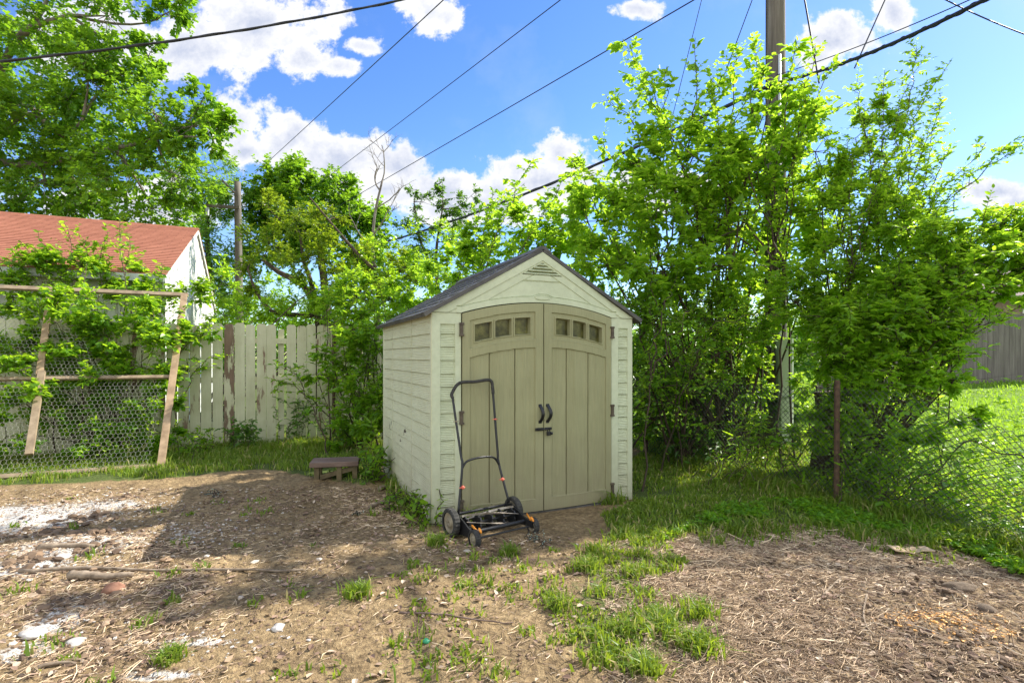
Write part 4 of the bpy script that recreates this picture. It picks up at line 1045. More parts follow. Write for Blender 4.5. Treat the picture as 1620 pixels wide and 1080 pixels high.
house = empty('house', (ho[0], ho[1], hz), rad(-4), 'low brown house with white windows behind the grey board fence', 'house')
mb_ = MB(); box(mb_, -4.5, 11, 0, 7, -.3, 2.55); mb_.build('wall', M['brown_siding'], house)
mb_ = MB(); v = [(-5.1, -.5, 2.556), (11.5, -.5, 2.556), (11.5, 7.5, 2.556), (-5.1, 7.5, 2.556), (-2.8, 3.5, 4.2), (9, 3.5, 4.2)]
mb_.add(v, [np.array([[3, 2, 1, 0], [0, 1, 5, 4], [2, 3, 4, 5]]), np.array([[1, 2, 5], [3, 0, 4]])]); mb_.build('roof', M['brown_roof'], house)
for x in (-2.6, .4, 3.6):
    w = MB(); box(w, x, x + 1.3, -.05, -.003, 1.35, 2.25); w = w.build('window', M['white_paint'], house)
    p = MB(); box(p, x + .08, x + .61, -.058, -.052, 1.43, 2.17); box(p, x + .69, x + 1.22, -.058, -.052, 1.43, 2.17); p.build('pane', M['pane'], w)

# ------------------------------------------------------------------ utility poles and lines
pp = at(1227, 563, 8.4); pz = float(ground_z(pp[0], pp[1]))
pole = empty('utility_pole', (pp[0], pp[1], pz), 0, 'tall brown wooden utility pole rising through the leafy shrubs at right', 'utility pole')
mb_ = MB(); hs = np.linspace(-.2, 10.6, 24); tube(mb_, np.column_stack([0 * hs, 0 * hs, hs]), .172 - .0045 * hs, 20); mb_.build('shaft', M['pole'], pole, True)
mb_ = MB(); tube(mb_, [(-.02, -.185, -.1), (-.02, -.165, 6.0)], .022, 8); mb_.build('conduit', M['conduit'], pole, True)
mb_ = MB(); v = []
for z in (-.1, 1.6):
    for x_, y_ in ((-.08, -.16), (-.08, -.25), (-.05, -.28), (.12, -.28), (.15, -.25), (.15, -.12)): v.append((x_, y_, z))
mb_.add(v, [np.array([[i, (i + 1) % 6, (i + 1) % 6 + 6, i + 6] for i in range(6)]), np.array([[6, 7, 8, 9, 10, 11]])]); mb_.build('cable_guard', M['guard'], pole)
mb_ = MB(); tube(mb_, [(-.165, 0, 0), (-.15, 0, 8)], .006, 5); mb_.build('ground_wire', M['cable'], pole)
p2 = at(375, 563, 19); pole2 = empty('utility_pole', (p2[0], p2[1], 0), 0, 'distant utility pole with a crossarm above the white fence', 'utility pole')
mb_ = MB(); hs = np.linspace(0, CAMH + (HY - 288) / F * 19, 16); tube(mb_, np.column_stack([.12 * (1 - hs / 9), 0 * hs, hs]), .155 - .006 * hs, 14); mb_.build('shaft', M['pole'], pole2, True)
za = CAMH + (HY - 330) / F * 19
mb_ = MB(); obox(mb_, (-1.0, -.2, za + .05), (.2, -.2, za - .02), .08, .10); mb_.build('crossarm', M['pole'], pole2)
mb_ = MB(); obox(mb_, (-.42, -.2, za + .95), (.0, -.18, za + .5), .06, .06); mb_.build('bracket', M['pole'], pole2)
mb_ = MB(); tube(mb_, [(-.95, -.2, za - .3), (-.95, -.2, za - .02)], .06, 8); mb_.build('insulator', M['conduit'], pole2)

WD = np.array([-.635, .772, 0.0])   # direction the lines run
def line(name, label, p0, p1, r, sag, cat='cable', twist=False, n=40):
    t = np.linspace(0, 1, n)[:, None]; p = p0 * (1 - t) + p1 * t; p[:, 2] -= (sag * 4 * t * (1 - t))[:, 0]
    mb_ = MB(); tube(mb_, p - p0, r, 6, cap=False)
    if twist:
        a_ = np.linspace(0, 26 * np.pi, n * 8); tt = np.linspace(0, 1, n * 8)[:, None]; q = p0 * (1 - tt) + p1 * tt; q[:, 2] -= (sag * 4 * tt * (1 - tt))[:, 0]
        q[:, 2] += np.sin(a_) * r * .75; q[:, 1] += np.cos(a_) * r * .75; tube(mb_, q - p0, r * .7, 6, cap=False)
    o = mb_.build(name, M['cable'], None, True); o.location = p0; return tag(o, label, cat)
ov = 'overhead wires crossing the sky'
for (X0, Y0, Xn, Yn, k, lab) in ((700, 0, 430, 250, .9, 'thin straight overhead wire, leftmost and steepest of the three crossing the blue sky'),
                         (885, 0, 525, 275, 1.0, 'thin straight overhead wire, middle one of the three crossing the blue sky'),
                         (1095, 0, 580, 300, .8, 'thin straight overhead wire, lowest and longest of the three crossing the blue sky')):
    a_ = at(X0, Y0, 9.5 * k); b_ = at(Xn, Yn, 21 * k); d = b_ - a_
    line('power_line', lab, a_ - d * .55, b_ + d * .25, .009, .02)
B0 = at(1230, 130, 8.22); 
o = line('cable_bundle', 'thick black cable bundle sagging from the pole down behind the shed', B0, at(575, 392, 17), .026, .25, twist=True)
o = line('cable_bundle', 'thick black cable bundle rising from the pole to the upper right corner', at(1600, -22, 4.6), B0 + np.array([.03, 0, 0]), .02, .10, twist=True)
o = line('support_wire', 'thin straight wire just above the thick cable bundle at upper right', at(1590, -25, 5.2), B0 + np.array([0, .03, .12]), .006, .05)
o = line('service_cable', 'thick twisted black cable sagging across the upper left sky', at(-260, 118, 5.5), at(1120, -140, 8.3), .013, .42, twist=True)
line('drop_wire', 'thin near vertical wire left of the pole, farther from it', at(1120, -40, 8.8), at(1060, 200, 9.5), .006, .0)
line('drop_wire', 'thin slanting wire left of the pole, closer to it', at(1205, -40, 8.0), at(1125, 175, 8.6), .007, .0)
line('drop_wire', 'dark wire hanging just right of the pole', at(1266, -40, 8.0), at(1296, 132, 7.6), .012, .0)
line('drop_wire', 'slanting dark wire meeting the thick bundle right of the pole', at(1418, -40, 8.0), at(1352, 108, 7.3), .010, .0)
line('drop_wire', 'wavy dark wire across the top right corner', at(1440, -30, 7.5), at(1660, 68, 7.5), .009, .06)

# ================================================================== VEGETATION
def lobes_px(lst, rng, n_per):
    out = []
    for X, Y, d, r in lst: out.append((at(X, Y, d), r / F * d, int(n_per * (r / 60) ** 2)))
    return out
rv = np.random.default_rng(99)
# --- large maple, upper left
L1 = [(60, 50, 15.5, 80), (170, 25, 15, 62), (262, 22, 15, 46), (140, 125, 15, 80), (245, 180, 15, 70), (305, 200, 15, 56), (340, 215, 15, 40), (325, 150, 15.5, 40), (60, 175, 15.5, 88), (200, 265, 15.5, 88),
      (275, 275, 15.5, 60), (70, 285, 16, 84), (-20, 110, 16, 84), (-20, 240, 16, 84), (120, 215, 16, 80), (20, 330, 16.5, 60), (130, 320, 16.5, 60), (-70, 20, 16, 90), (235, 90, 16, 40), (-90,170,16,90), (240, 330, 16.5, 55), (200,120,15.5,55)]
tb = at(-60, 563, 16.5); tb[2] = 0
tree('maple_tree', 'large green maple filling the upper left corner above the red roof', 'tree', tb, lobes=lobes_px(L1, rv, 185), leafL=.15, mat='leaf_maple', bark='bark_grey', wr=.8, seed=11, simple_=True,
     trunk=[([tb, at(-55, 380, 16.5), at(-40, 250, 16.4), at(-10, 130, 16.2)], .32, .12), ([at(-40, 250, 16.4), at(60, 260, 16), at(180, 235, 15.5), at(270, 215, 15.2)], .14, .04), ([at(-10, 130, 16.2), at(30, 60, 15.6), at(60, 40, 15.2), at(110, 24, 15)], .12, .05), ([at(40, 55, 15.4), at(62, 25, 15.2), at(75, 0, 15.2)], .08, .04), ([at(-40, 250, 16.4), at(40, 180, 15.6), at(100, 215, 15.4), at(130, 190, 15.2)], .11, .03)], limb_r=.05, twigk=9)
# --- paler feathery tree behind the gable
tb = at(330, 563, 24); tb[2] = 0
L2 = [(325, 275, 24, 48), (350, 330, 24, 52), (305, 330, 24, 50), (330, 390, 23, 58), (372, 400, 24, 40), (335, 450, 24, 52), (385, 460, 24, 42), (400, 330, 25, 32), (290, 270, 24.5, 40), (360, 300, 24, 38), (355, 500, 24, 40)]
tree('locust_tree', 'pale feathery green tree behind the white garage gable', 'tree', tb, lobes=lobes_px(L2, rv, 420), leafL=.16, mat='leaf_pale', wr=.5, seed=12, simple_=True,
     trunk=[([tb, at(335, 480, 24), at(328, 380, 24), at(330, 300, 24)], .2, .05)], limb_r=.04, twigk=9)
# --- dense dark maple behind
tb = at(520, 563, 25); tb[2] = 0
L3 = [(440, 285, 25, 42), (478, 270, 25, 36), (412, 300, 25, 34), (525, 295, 25, 40), (570, 335, 25, 38), (460, 335, 25, 56), (530, 345, 25, 56), (600, 360, 25, 36), (430, 375, 25, 48), (500, 390, 25, 50), (570, 395, 25, 46), (415,335,25,36)]
tree('maple_tree', 'dense dark maple behind the thin olive tree left of the shed', 'tree', tb, lobes=lobes_px(L3, rv, 560), leafL=.2, mat='leaf_maple', wr=.75, seed=13, simple_=True,
     trunk=[([tb, at(515, 470, 25), at(505, 390, 25), at(495, 320, 25)], .26, .08)], limb_r=.05, twigk=8)
# --- thin olive tree with crooked branches
tb = at(500, 563, 13); tb[2] = 0
L4 = [(425, 385, 13, 44), (465, 345, 13, 42), (520, 400, 13, 40), (400, 410, 12.5, 34), (565, 410, 13, 42), (480, 415, 12.5, 42), (545, 445, 12.5, 42), (425, 330, 13, 34), (500, 360, 13, 36), (600, 430, 13, 40), (640, 420, 13, 36), (590, 465, 12.5, 36), (410, 455, 12.5, 26), (530,345,13,30)]
tree('thin_tree', 'thin olive leaved tree with crooked bare lower branches above the fence', 'tree', tb, lobes=lobes_px(L4, rv, 320), leafL=.085, mat='leaf_olive', wr=.6, seed=14, simple_=True,
     trunk=[([tb, at(505, 510, 13), at(500, 480, 13), at(478, 450, 13), at(440, 430, 13), at(415, 410, 13)], .13, .04), ([at(503, 500, 13), at(470, 498, 12.7), at(430, 492, 12.4), at(405, 460, 12.3), at(392, 425, 12.3)], .07, .02), ([at(500, 480, 13), at(490, 440, 13), at(480, 410, 13), at(475, 370, 13)], .07, .03),
            ([at(590, 425, 12.8), at(560, 395, 12.8), at(530, 360, 12.8), at(490, 312, 12.8)], .05, .015), ([tb, at(545, 500, 13), at(575, 450, 13), at(595, 420, 13)], .08, .04), ([at(575, 450, 13), at(610, 440, 13), at(640, 425, 13)], .05, .02)], limb_r=.022, twigk=8)
# --- bare dead tree
tb = at(600, 563, 14); tb[2] = 0
dead = empty('dead_tree', tb, 0, 'bare leafless dead tree with forked twigs against the white cloud', 'tree')
mb_ = MB(); rd_ = np.random.default_rng(17)
def grow(p, d, L, r, depth):
    n = 5; pts = [p]
    for i in range(n):
        d = d + rd_.normal(0, .12, 3); d[1] *= .7; d /= np.linalg.norm(d); pts.append(pts[-1] + d * L / n)
    tube(mb_, np.array(pts), np.linspace(r, r * .6, n + 1), 5, cap=False)
    if depth:
        for i in range(3 if depth > 1 else 4):
            k = rd_.integers(2, n + 1); a_ = rd_.normal(0, .7, 3); a_[2] = abs(a_[2]) * .4; dd = d + a_; dd /= np.linalg.norm(dd); grow(pts[k], dd, L * (.45 + .25 * rd_.random()), r * .5, depth - 1)
pth = curve([tb, at(598, 470, 14), at(590, 400, 14), at(593, 340, 14), at(605, 285, 14)], 16); tube(mb_, pth, np.linspace(.06, .026, len(pth)), 7)
grow(at(605, 285, 14), np.array([.1, 0, 1.0]), .9, .02, 3); grow(at(600, 300, 14), np.array([-.6, 0, .7]), .6, .022, 2); grow(at(595, 330, 14), np.array([.7, 0, .6]), .7, .02, 2); grow(at(592, 370, 14), np.array([.5, 0, .8]), .8, .02, 2); grow(at(591, 390, 14), np.array([-.6, 0, .6]), .8, .02, 2)
mb_.v = [v - tb for v in mb_.v]; mb_.build('trunk', M['bark_grey'], dead, True)
# --- mid trees between the shed ridge and dead tree
tb = at(690, 563, 16); tb[2] = 0
L6 = [(670, 320, 16, 26), (705, 315, 16, 28), (735, 340, 16, 30), (690, 360, 16, 36), (650, 370, 16, 34), (730, 385, 16, 36), (680, 410, 15.5, 40), (640, 430, 15, 36), (745, 310, 16, 18), (660, 300, 16, 16), (700, 290, 16, 14)]
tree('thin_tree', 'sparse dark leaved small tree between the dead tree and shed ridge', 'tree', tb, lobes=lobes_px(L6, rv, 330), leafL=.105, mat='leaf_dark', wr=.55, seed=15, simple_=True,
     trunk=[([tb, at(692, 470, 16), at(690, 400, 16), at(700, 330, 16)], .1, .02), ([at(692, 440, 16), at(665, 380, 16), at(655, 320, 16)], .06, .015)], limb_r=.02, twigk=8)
# --- far hedge of trees closing the horizon
rh = np.random.default_rng(31); fm = MB(); n = 0
for k in range(150):
    an = -1.25 + 2.5 * k / 149; d = 42 + rh.normal(0, 4); c = np.array([math.sin(an) * d, math.cos(an) * d, 1.2 + 2.6 * rh.random()]); r = 1.8 + 1.4 * rh.random()
    nn = 90; A = c + rh.normal(0, r * .5, (nn, 3)); dr = rh.normal(0, 1, (nn, 3)); dr /= np.linalg.norm(dr, axis=1)[:, None]; twig_leaves(fm, A, A + dr * .7, 5, .42, rh, .7, True)
o = fm.build('far_trees', M['leaf_maple'], None); tag(o, 'far off line of trees and shrubs closing the horizon', 'far trees', kind='stuff')

tb = lot(-1.5, 12.5)
plant('hedge_shrub', 'bright green shrub band just beyond the white board fence', 'shrub', tb, lobes=lobes_px([(355, 500, 12.5, 44), (400, 510, 12.5, 44), (450, 505, 12.5, 46), (500, 500, 12.5, 46), (550, 490, 12.5, 48), (600, 470, 12.5, 50), (420, 470, 13.5, 40), (640, 450, 12.5, 46), (560, 440, 13, 46), (520, 470, 12.8, 44), (470, 480, 12.8, 44), (640, 400, 14, 46), (700, 390, 14, 46), (590, 410, 13.5, 40), (350, 450, 13.5, 36), (610, 420, 13.5, 40), (680, 430, 13, 40)], rv, 230),
      leafL=.10, mat='leaf_bright', wr=.6, seed=30, limb_r=.02, twigk=8, simple_=True)
# --- bright shrub behind the shed
tb = lot(2.6, 8.0); 
def sh(lst, arch=.4, dens=1.0): return [(at(X, Y, d), arch, dens) for X, Y, d in lst]
plant('mulberry_shrub', 'bright leaved shrub rising behind the shed roof', 'shrub', tb,
      shoots=sh([(760, 330, 9.3), (800, 300, 9.2), (845, 250, 8.8), (870, 310, 9), (905, 270, 8.8), (735, 400, 9.4), (790, 360, 9), (830, 290, 9), (940, 330, 8.8), (900, 350, 9), (780, 300, 9.5), (850, 345, 8.6), (960, 290, 8.8), (760, 370, 9)], .3, 1.1),
      lobes=lobes_px([(770, 390, 9.3, 40), (830, 360, 9.3, 48), (890, 360, 9.3, 50), (940, 400, 9, 55), (730, 420, 9.6, 40), (980, 360, 9, 50), (690, 440, 9.8, 45), (640, 470, 9.8, 42)], rv, 209),
      leafL=.095, mat='leaf_bright', wr=.72, seed=21, limb_r=.02, twigk=8, spread=.5)
# --- shrub between white fence and shed
tb = lot(1.25, 8.6)
plant('young_shrub', 'green shrub growing at the fence gap left of the shed', 'shrub', tb,
      shoots=sh([(530, 440, 8.6), (560, 460, 8.4), (590, 480, 8.3), (510, 500, 8.6), (545, 520, 8.2), (600, 520, 8), (575, 430, 8.7), (505, 560, 8.2), (450, 580, 8.4), (430, 600, 8.3), (560, 590, 7.8), (595, 600, 7.7), (485, 640, 8), (540, 640, 7.8)], .25, 1.0),
      lobes=lobes_px([(560, 520, 8.3, 46), (585, 580, 8.1, 46), (540, 590, 8.2, 40), (600, 500, 8.4, 40), (570, 650, 8, 46), (565, 470, 8.5, 46), (525, 470, 8.8, 40), (590, 540, 8, 44), (545, 560, 8, 40), (600, 640, 7.8, 40), (560, 620, 7.9, 44), (600, 680, 7.8, 40), (500, 590, 8.5, 28), (600, 450, 8.8, 40), (550, 690, 8, 36)], rv, 209),
      leafL=.075, mat='leaf_mid', wr=.62, seed=22, limb_r=.015, twigk=8, spread=.3)
# --- the great shrub round the pole
tb = np.array([3.05, 7.4, 0])
tips = [(985, 62, 7.4), (1000, 120, 7.4), (958, 150, 7.5), (948, 215, 7.5), (1055, 105, 7.3), (1100, 60, 7.4), (1128, 120, 7.2), (1165, 75, 7.4), (1195, 70, 7.2), (1262, 62, 6.6), (1290, 72, 6.6), (1320, 95, 6.8), (1275, 140, 6.9),
        (1090, 180, 7.2), (1030, 200, 7.2), (1190, 170, 7), (1150, 200, 7), (980, 260, 7.2), (925, 270, 7.4), (1290, 190, 7), (1340, 160, 7.2), (1060, 260, 7), (900, 250, 7.8), (1220, 230, 6.8),
        (1010, 330, 6.8), (1100, 310, 6.8), (1180, 320, 6.7), (960, 350, 7.2), (1260, 300, 6.8), (1140, 130, 7.4), (1005, 90, 7.5), (1215, 110, 7)]
plant('mulberry_shrub', 'tall bright green shrub with long upright shoots around the utility pole', 'shrub', tb, shoots=sh(tips, .5, 1.0),
      lobes=lobes_px([(1040, 330, 7.2, 70), (1120, 270, 7.2, 66), (1175, 340, 8.8, 70), (1050, 430, 7, 70), (1265, 330, 8.6, 60), (960, 420, 7.5, 60), (1130, 420, 7, 70), (1010, 260, 7.4, 50), (1200, 250, 8.9, 50), (930, 350, 7.8, 50), (1210, 420, 8.7, 66), (1140, 350, 7.6, 80), (930, 300, 8.2, 46), (975, 330, 8, 50), (1225, 130, 7.4, 30), (1240, 175, 7.4, 30), (1212, 170, 7.5, 28), (1222, 215, 7.5, 34), (1230, 260, 7.4, 34), (1228, 300, 7.4, 34), (1080, 210, 7.6, 44), (1150, 250, 7.6, 44), (1280, 200, 7.4, 40), (1290, 400, 7.2, 50)], rv, 170),
      leafL=.088, mat='leaf_bright', wr=.66, seed=23, limb_r=.025, twigk=9, spread=.55, stem_r=.016, branchy=True)
# --- honeysuckle arching to the right
tb = np.array([4.3, 6.6, float(ground_z(4.3, 6.6))])
tips = [(1400, 110, 6.8), (1450, 75, 6.8), (1505, 95, 6.8), (1490, 160, 6.6), (1440, 190, 6.6), (1500, 240, 6.6), (1560, 225, 6.4), (1625, 215, 6.2), (1600, 240, 6.2), (1420, 240, 6.4), (1470, 290, 6.4), (1380, 180, 6.8), (1340, 220, 6.8), (1390, 290, 6.4),
        (1330, 300, 6.5), (1450, 340, 6.2), (1350, 130, 7), (1440, 130, 6.9), (1480, 200, 6.5), (1530, 270, 6.5)]
plant('honeysuckle_shrub', 'arching honeysuckle with long sprays reaching right over the blue sky', 'shrub', tb, shoots=sh(tips, .55, 1.15),
      lobes=lobes_px([(1320, 330, 6.8, 62), (1390, 360, 6.6, 64), (1310, 430, 6.6, 66), (1390, 440, 6.4, 66), (1330, 500, 6.4, 60), (1300, 570, 6.4, 46), (1290, 240, 7, 50), (1350, 260, 6.9, 46), (1260, 480, 6.6, 60), (1410, 290, 6.7, 40), (1440, 320, 6.6, 50), (1300, 300, 7, 50), (1400, 210, 6.9, 36), (1360, 180, 7, 36), (1300, 480, 6.6, 54), (1380, 520, 6.4, 50), (1290, 610, 6.5, 40), (1350, 640, 6.3, 36), (1280, 680, 6.4, 34), (1340, 700, 6.2, 30)], rv, 215),
      leafL=.066, mat='leaf_bright', wr=.52, seed=24, limb_r=.02, twigk=10, spread=.4, t0=.16, stem_r=.011, branchy=True)
# --- nearer bright bush on the far right
tb = np.array([4.2, 6.3, float(ground_z(4.2, 6.3))])
tips = [(1500, 350, 5.4), (1560, 335, 5.4), (1625, 320, 5.4), (1680, 360, 5.2), (1620, 400, 5), (1600, 450, 4.9), (1500, 560, 4.9), (1440, 560, 5), (1450, 610, 4.9), (1540, 500, 5), (1470, 590, 5), (1590, 505, 5), (1640, 470, 5.2), (1560, 560, 5), (1530, 450, 5), (1470, 480, 5), (1400, 520, 5.1), (1380, 590, 5.1),
        (1570, 420, 5), (1420, 400, 5.4), (1690, 430, 5), (1340, 480, 5.2), (1330, 560, 5.2), (1500, 420, 5.1)]
plant('bright_shrub', 'sunlit yellow green shrub hanging over the chain link fence at right edge', 'shrub', tb, shoots=sh(tips, .35, 1.15),
      lobes=lobes_px([(1460, 420, 5.8, 60), (1530, 400, 5.9, 60), (1600, 380, 5.9, 60), (1420, 500, 5.6, 66), (1490, 480, 5.6, 56), (1350, 520, 5.8, 60), (1570, 430, 5.8, 44), (1650, 380, 5.8, 60), (1400, 570, 5.6, 52), (1330, 570, 5.9, 44), (1460, 550, 5.4, 46), (1300, 500, 6.1, 50), (1370, 610, 5.5, 40), (1440, 620, 5.3, 36), (1510, 600, 5.2, 30), (1500, 375, 5.6, 46), (1560, 395, 5.5, 46), (1550, 460, 5.5, 44), (1620, 425, 5.5, 44), (1480, 440, 5.5, 50), (1530, 520, 5.3, 36), (1440, 360, 6, 46), (1590, 350, 5.8, 44), (1640, 350, 5.7, 50), (1430, 450, 5.6, 46), (1480, 540, 5.3, 40), (1350, 660, 5.6, 34), (1400, 690, 5.4, 34), (1460, 690, 5.2, 32), (1380, 740, 5.4, 28), (1530, 660, 5.1, 28), (1290, 690, 5.9, 30)], rv, 250),
      lobe_flat=.55, leafL=.066, mat='leaf_bright', wr=.5, seed=25, limb_r=.02, twigk=10, spread=.4, t0=.14, stem_r=.010, branchy=True)
# --- dark honeysuckle right of the shed
tb = np.array([2.25, 7.0, 0])
tips = [(1030, 480, 6.2), (1070, 450, 6.2), (1120, 470, 6), (1180, 480, 6), (1150, 540, 5.9), (1090, 560, 5.9), (1050, 600, 6), (1110, 620, 5.8), (1130, 680, 5.7), (1180, 600, 5.9), (1200, 540, 6), (1020, 560, 6.3), (1020, 420, 6.5), (1235, 500, 6.1), (1160, 640, 5.8), (1075, 520, 6)]
plant('honeysuckle_shrub', 'dark shaded honeysuckle thicket between the shed and pole', 'shrub', tb, shoots=sh(tips, .5, .75),
      lobes=lobes_px([(1040, 500, 7, 60), (1110, 500, 7, 64), (1170, 520, 7, 60), (1040, 590, 7.2, 58), (1110, 600, 7.3, 60), (1180, 600, 7.3, 54), (1030, 660, 7.4, 46), (1110, 670, 7.4, 46), (1170, 670, 7.2, 42)], rv, 228),
      leafL=.06, mat='leaf_mid', wr=.55, seed=26, limb_r=.022, twigk=9, spread=.45, stem_r=.012, t0=.12, branchy=True)
tb = lot(16.5, -1.2); tb[2] = float(ground_z(tb[0], tb[1]))
tl3 = [(lot(u_g + du, 3.62 + .084 * du + dv, du * .878), r_, n_) for u_g, du, dv, r_, n_ in ((-.3, 9.2, .06, .34, 40), (.25, 9.0, .0, .36, 40), (.8, 9.3, .10, .34, 40), (1.5, 9.2, .05, .36, 36), (-.9, 9.4, .12, .25, 24), (2.1, 9.0, .2, .3, 26), (3.2, 8.9, -.7, .3, 20))] + [(lot(16.5, -1.4, 8), 1.5, 260), (lot(17.3, -1.6, 9.2), 1.4, 240), (lot(17.5, -.8, 7.6), 1.3, 220)]
tree('shade_tree', 'tall leafy tree standing past the right edge of the lawn', 'tree', tb, lobes=tl3, leafL=.13, mat='leaf_maple', bark='bark_grey', wr=.7, seed=33, simple_=True, limb_r=.03, twigk=8,
     trunk=[([tb, lot(16.5, -1.2, 3), lot(16.4, -1.1, 6), lot(16.5, -1.2, 8.5)], .25, .08), ([lot(16.4, -1.1, 6), lot(13.6, 1.6, 7), lot(10.8, 3.9, 7.8), lot(8.9, 4.35, 8)], .09, .02)])
# --- deeper shaded growth along the back of the chain link
tb = lot(5.6, 8.2)
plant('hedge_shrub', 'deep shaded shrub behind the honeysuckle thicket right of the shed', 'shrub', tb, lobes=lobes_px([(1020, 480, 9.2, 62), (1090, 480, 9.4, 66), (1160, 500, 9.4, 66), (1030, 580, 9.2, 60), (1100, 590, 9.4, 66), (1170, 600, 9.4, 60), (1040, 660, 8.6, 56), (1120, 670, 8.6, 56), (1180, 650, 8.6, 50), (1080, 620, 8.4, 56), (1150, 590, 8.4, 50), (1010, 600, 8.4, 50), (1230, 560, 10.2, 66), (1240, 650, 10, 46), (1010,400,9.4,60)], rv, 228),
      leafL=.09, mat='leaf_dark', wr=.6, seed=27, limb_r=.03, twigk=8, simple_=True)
tb = np.array([8.6, 11.0, float(ground_z(8.6, 11))])
plant('hedge_shrub', 'leafy shrub on the lawn in front of the far grey fence', 'shrub', tb, lobes=lobes_px([(1380, 480, 11, 60), (1450, 470, 11.5, 56), (1320, 500, 11, 60), (1400, 560, 11, 50), (1330, 580, 11, 50), (1470, 540, 11, 42), (1500, 440, 12, 44), (1280, 540, 11, 56)], rv, 228),
      leafL=.085, mat='leaf_bright', wr=.6, seed=28, limb_r=.03, twigk=8, simple_=True)
# --- vine on the wire frame
tb = lot(-2.2, 9.42)
def atv(X, Y, v):
    return at(X, Y, v / (-(X - CX) / F * -V[0] * -1 + V[1]) if False else v / ((X - CX) / F * V[0] + V[1]))
tips = [(100, 350, 8.2), (60, 365, 8.1), (30, 380, 8.0), (165, 352, 8.4), (190, 345, 8.4), (205, 375, 8.4), (140, 375, 8.2), (255, 415, 8.6), (75, 400, 8), (15, 410, 7.8), (230, 430, 8.5), (290, 440, 8.8), (330, 510, 8.6), (345, 560, 8.4), (310, 560, 8.4), (45, 440, 7.8), (-20, 400, 7.6), (300, 480, 8.6), (320,440,8.8)]
plant('climbing_vine', 'leafy vine climbing over the top of the chicken wire frame', 'vine', tb, shoots=[(atv(X, Y, 10.7 if Y < 480 else 9.3), .3, .95) for X, Y, d in tips],
      lobes=[(atv(X, Y, vv), r / F * 7.6, int(210 * (r / 60) ** 2)) for X, Y, vv, r in [(60, 420, 10.6, 46), (130, 420, 10.6, 48), (200, 440, 10.6, 48), (250, 470, 10.5, 42), (150, 490, 9.35, 46), (90, 510, 9.35, 44), (220, 540, 9.2, 44), (270, 540, 9.2, 42), (20, 470, 10.3, 44), (180, 590, 9.1, 40), (30, 550, 9.1, 42), (60, 630, 8.9, 40), (190, 660, 8.95, 42), (150, 700, 8.8, 36), (240, 640, 9.1, 40), (270, 690, 9.0, 34), (10, 690, 8.7, 36), (120, 560, 9.2, 40), (100, 660, 9.0, 30), (305, 470, 10.4, 36), (320, 520, 9.3, 30), (-40, 450, 10.6, 46), (-40, 560, 9.3, 46), (60, 580, 9.15, 44), (140, 620, 9.05, 44), (220, 600, 9.15, 44), (30, 640, 8.95, 40), (100, 600, 9.1, 40), (90, 480, 9.4, 44), (170, 530, 9.25, 44), (240, 490, 9.35, 40), (120, 730, 8.7, 34), (210, 720, 8.75, 34), (260, 610, 9.15, 34)]],
      leafL=.075, mat='leaf_mid', wr=.72, seed=29, limb_r=.012, twigk=8, spread=.3)

# --- weeds at fence foot and shed corner
def weed(name, label, X, Y, h, n, leafL, mat, seed, cat='weed', spread=.06, wr=.35, up=.9, group=None):
    c = gp(X, Y); z = float(ground_z(c[0], c[1])); rng = np.random.default_rng(seed)
    tl_ = [((np.array([c[0], c[1], z]) + np.array([rng.normal(0, h * (1 - up) + min(.03, .3 * h)), rng.normal(0, h * (1 - up) + min(.03, .3 * h)), h * (.6 + .5 * rng.random())])), .05, 1.0) for _ in range(n)]
    return plant(name, label, cat, c, shoots=tl_, leafL=leafL, mat=mat, wr=wr, seed=seed, spread=spread, stem_r=.005, side_n=.3, side_len=min(.12, h * .5), twigk=4, t0=.12, group=group) if n > 1 else plant(name, label, cat, c, shoots=tl_, leafL=leafL, mat=mat, wr=wr, seed=seed, spread=spread, stem_r=.005, side_n=0, t0=.12)
weed('tall_weed', 'tall single stalk weed with long leaves at the shed back left corner', 597, 755, 1.05, 1, .13, 'leaf_mid', 41, wr=.28, up=.97)
weed('leafy_weed', 'broad clump of green weeds between the bench and shed wall', 590, 757, .38, 12, .09, 'leaf_mid', 42, spread=.12, wr=.5, up=.6)
weed('leafy_weed', 'bright little weed at the shed front left corner', 672, 826, .26, 7, .06, 'leaf_bright', 43, spread=.05, wr=.5, up=.6)
weed('leafy_weed', 'dark weed clump against the lower left shed wall', 636, 808, .2, 10, .05, 'leaf_mid', 44, spread=.08, wr=.45, up=.6)
weed('leafy_weed', 'weed with broad leaves at the foot of the peeled fence board', 385, 712, .45, 10, .10, 'leaf_dark', 45, spread=.2, wr=.55, up=.6)
weed('leafy_weed', 'weeds climbing the white boards right of the peeled board', 470, 702, .8, 12, .09, 'leaf_dark', 46, spread=.3, wr=.5, up=.7)
weed('leafy_weed', 'pale leafy weed inside the foot of the wire frame', 205, 722, .5, 20, .08, 'leaf_bright', 47, spread=.4, wr=.5, up=.5)
weed('leafy_weed', 'weed clump at the foot of the lumber post', 300, 722, .4, 10, .08, 'leaf_mid', 48, spread=.2, wr=.5, up=.6)
weed('leafy_weed', 'weeds at the foot of the fence just left of the shed', 530, 705, .6, 12, .08, 'leaf_dark', 49, spread=.3, wr=.5, up=.6)
weed('tall_weed', 'tall grassy weeds behind the rusty chain link post', 1215, 765, .75, 26, .12, 'leaf_mid', 50, spread=.4, wr=.2, up=.8)
weed('leafy_weed', 'green weeds on the lawn behind the sagging chain link', 1470, 800, .5, 26, .07, 'leaf_bright', 51, spread=.4, wr=.5, up=.5)
weed('leafy_weed', 'leafy weeds growing through the chain link right of the rusty post', 1390, 790, .6, 26, .07, 'leaf_mid', 52, spread=.35, wr=.5, up=.6)
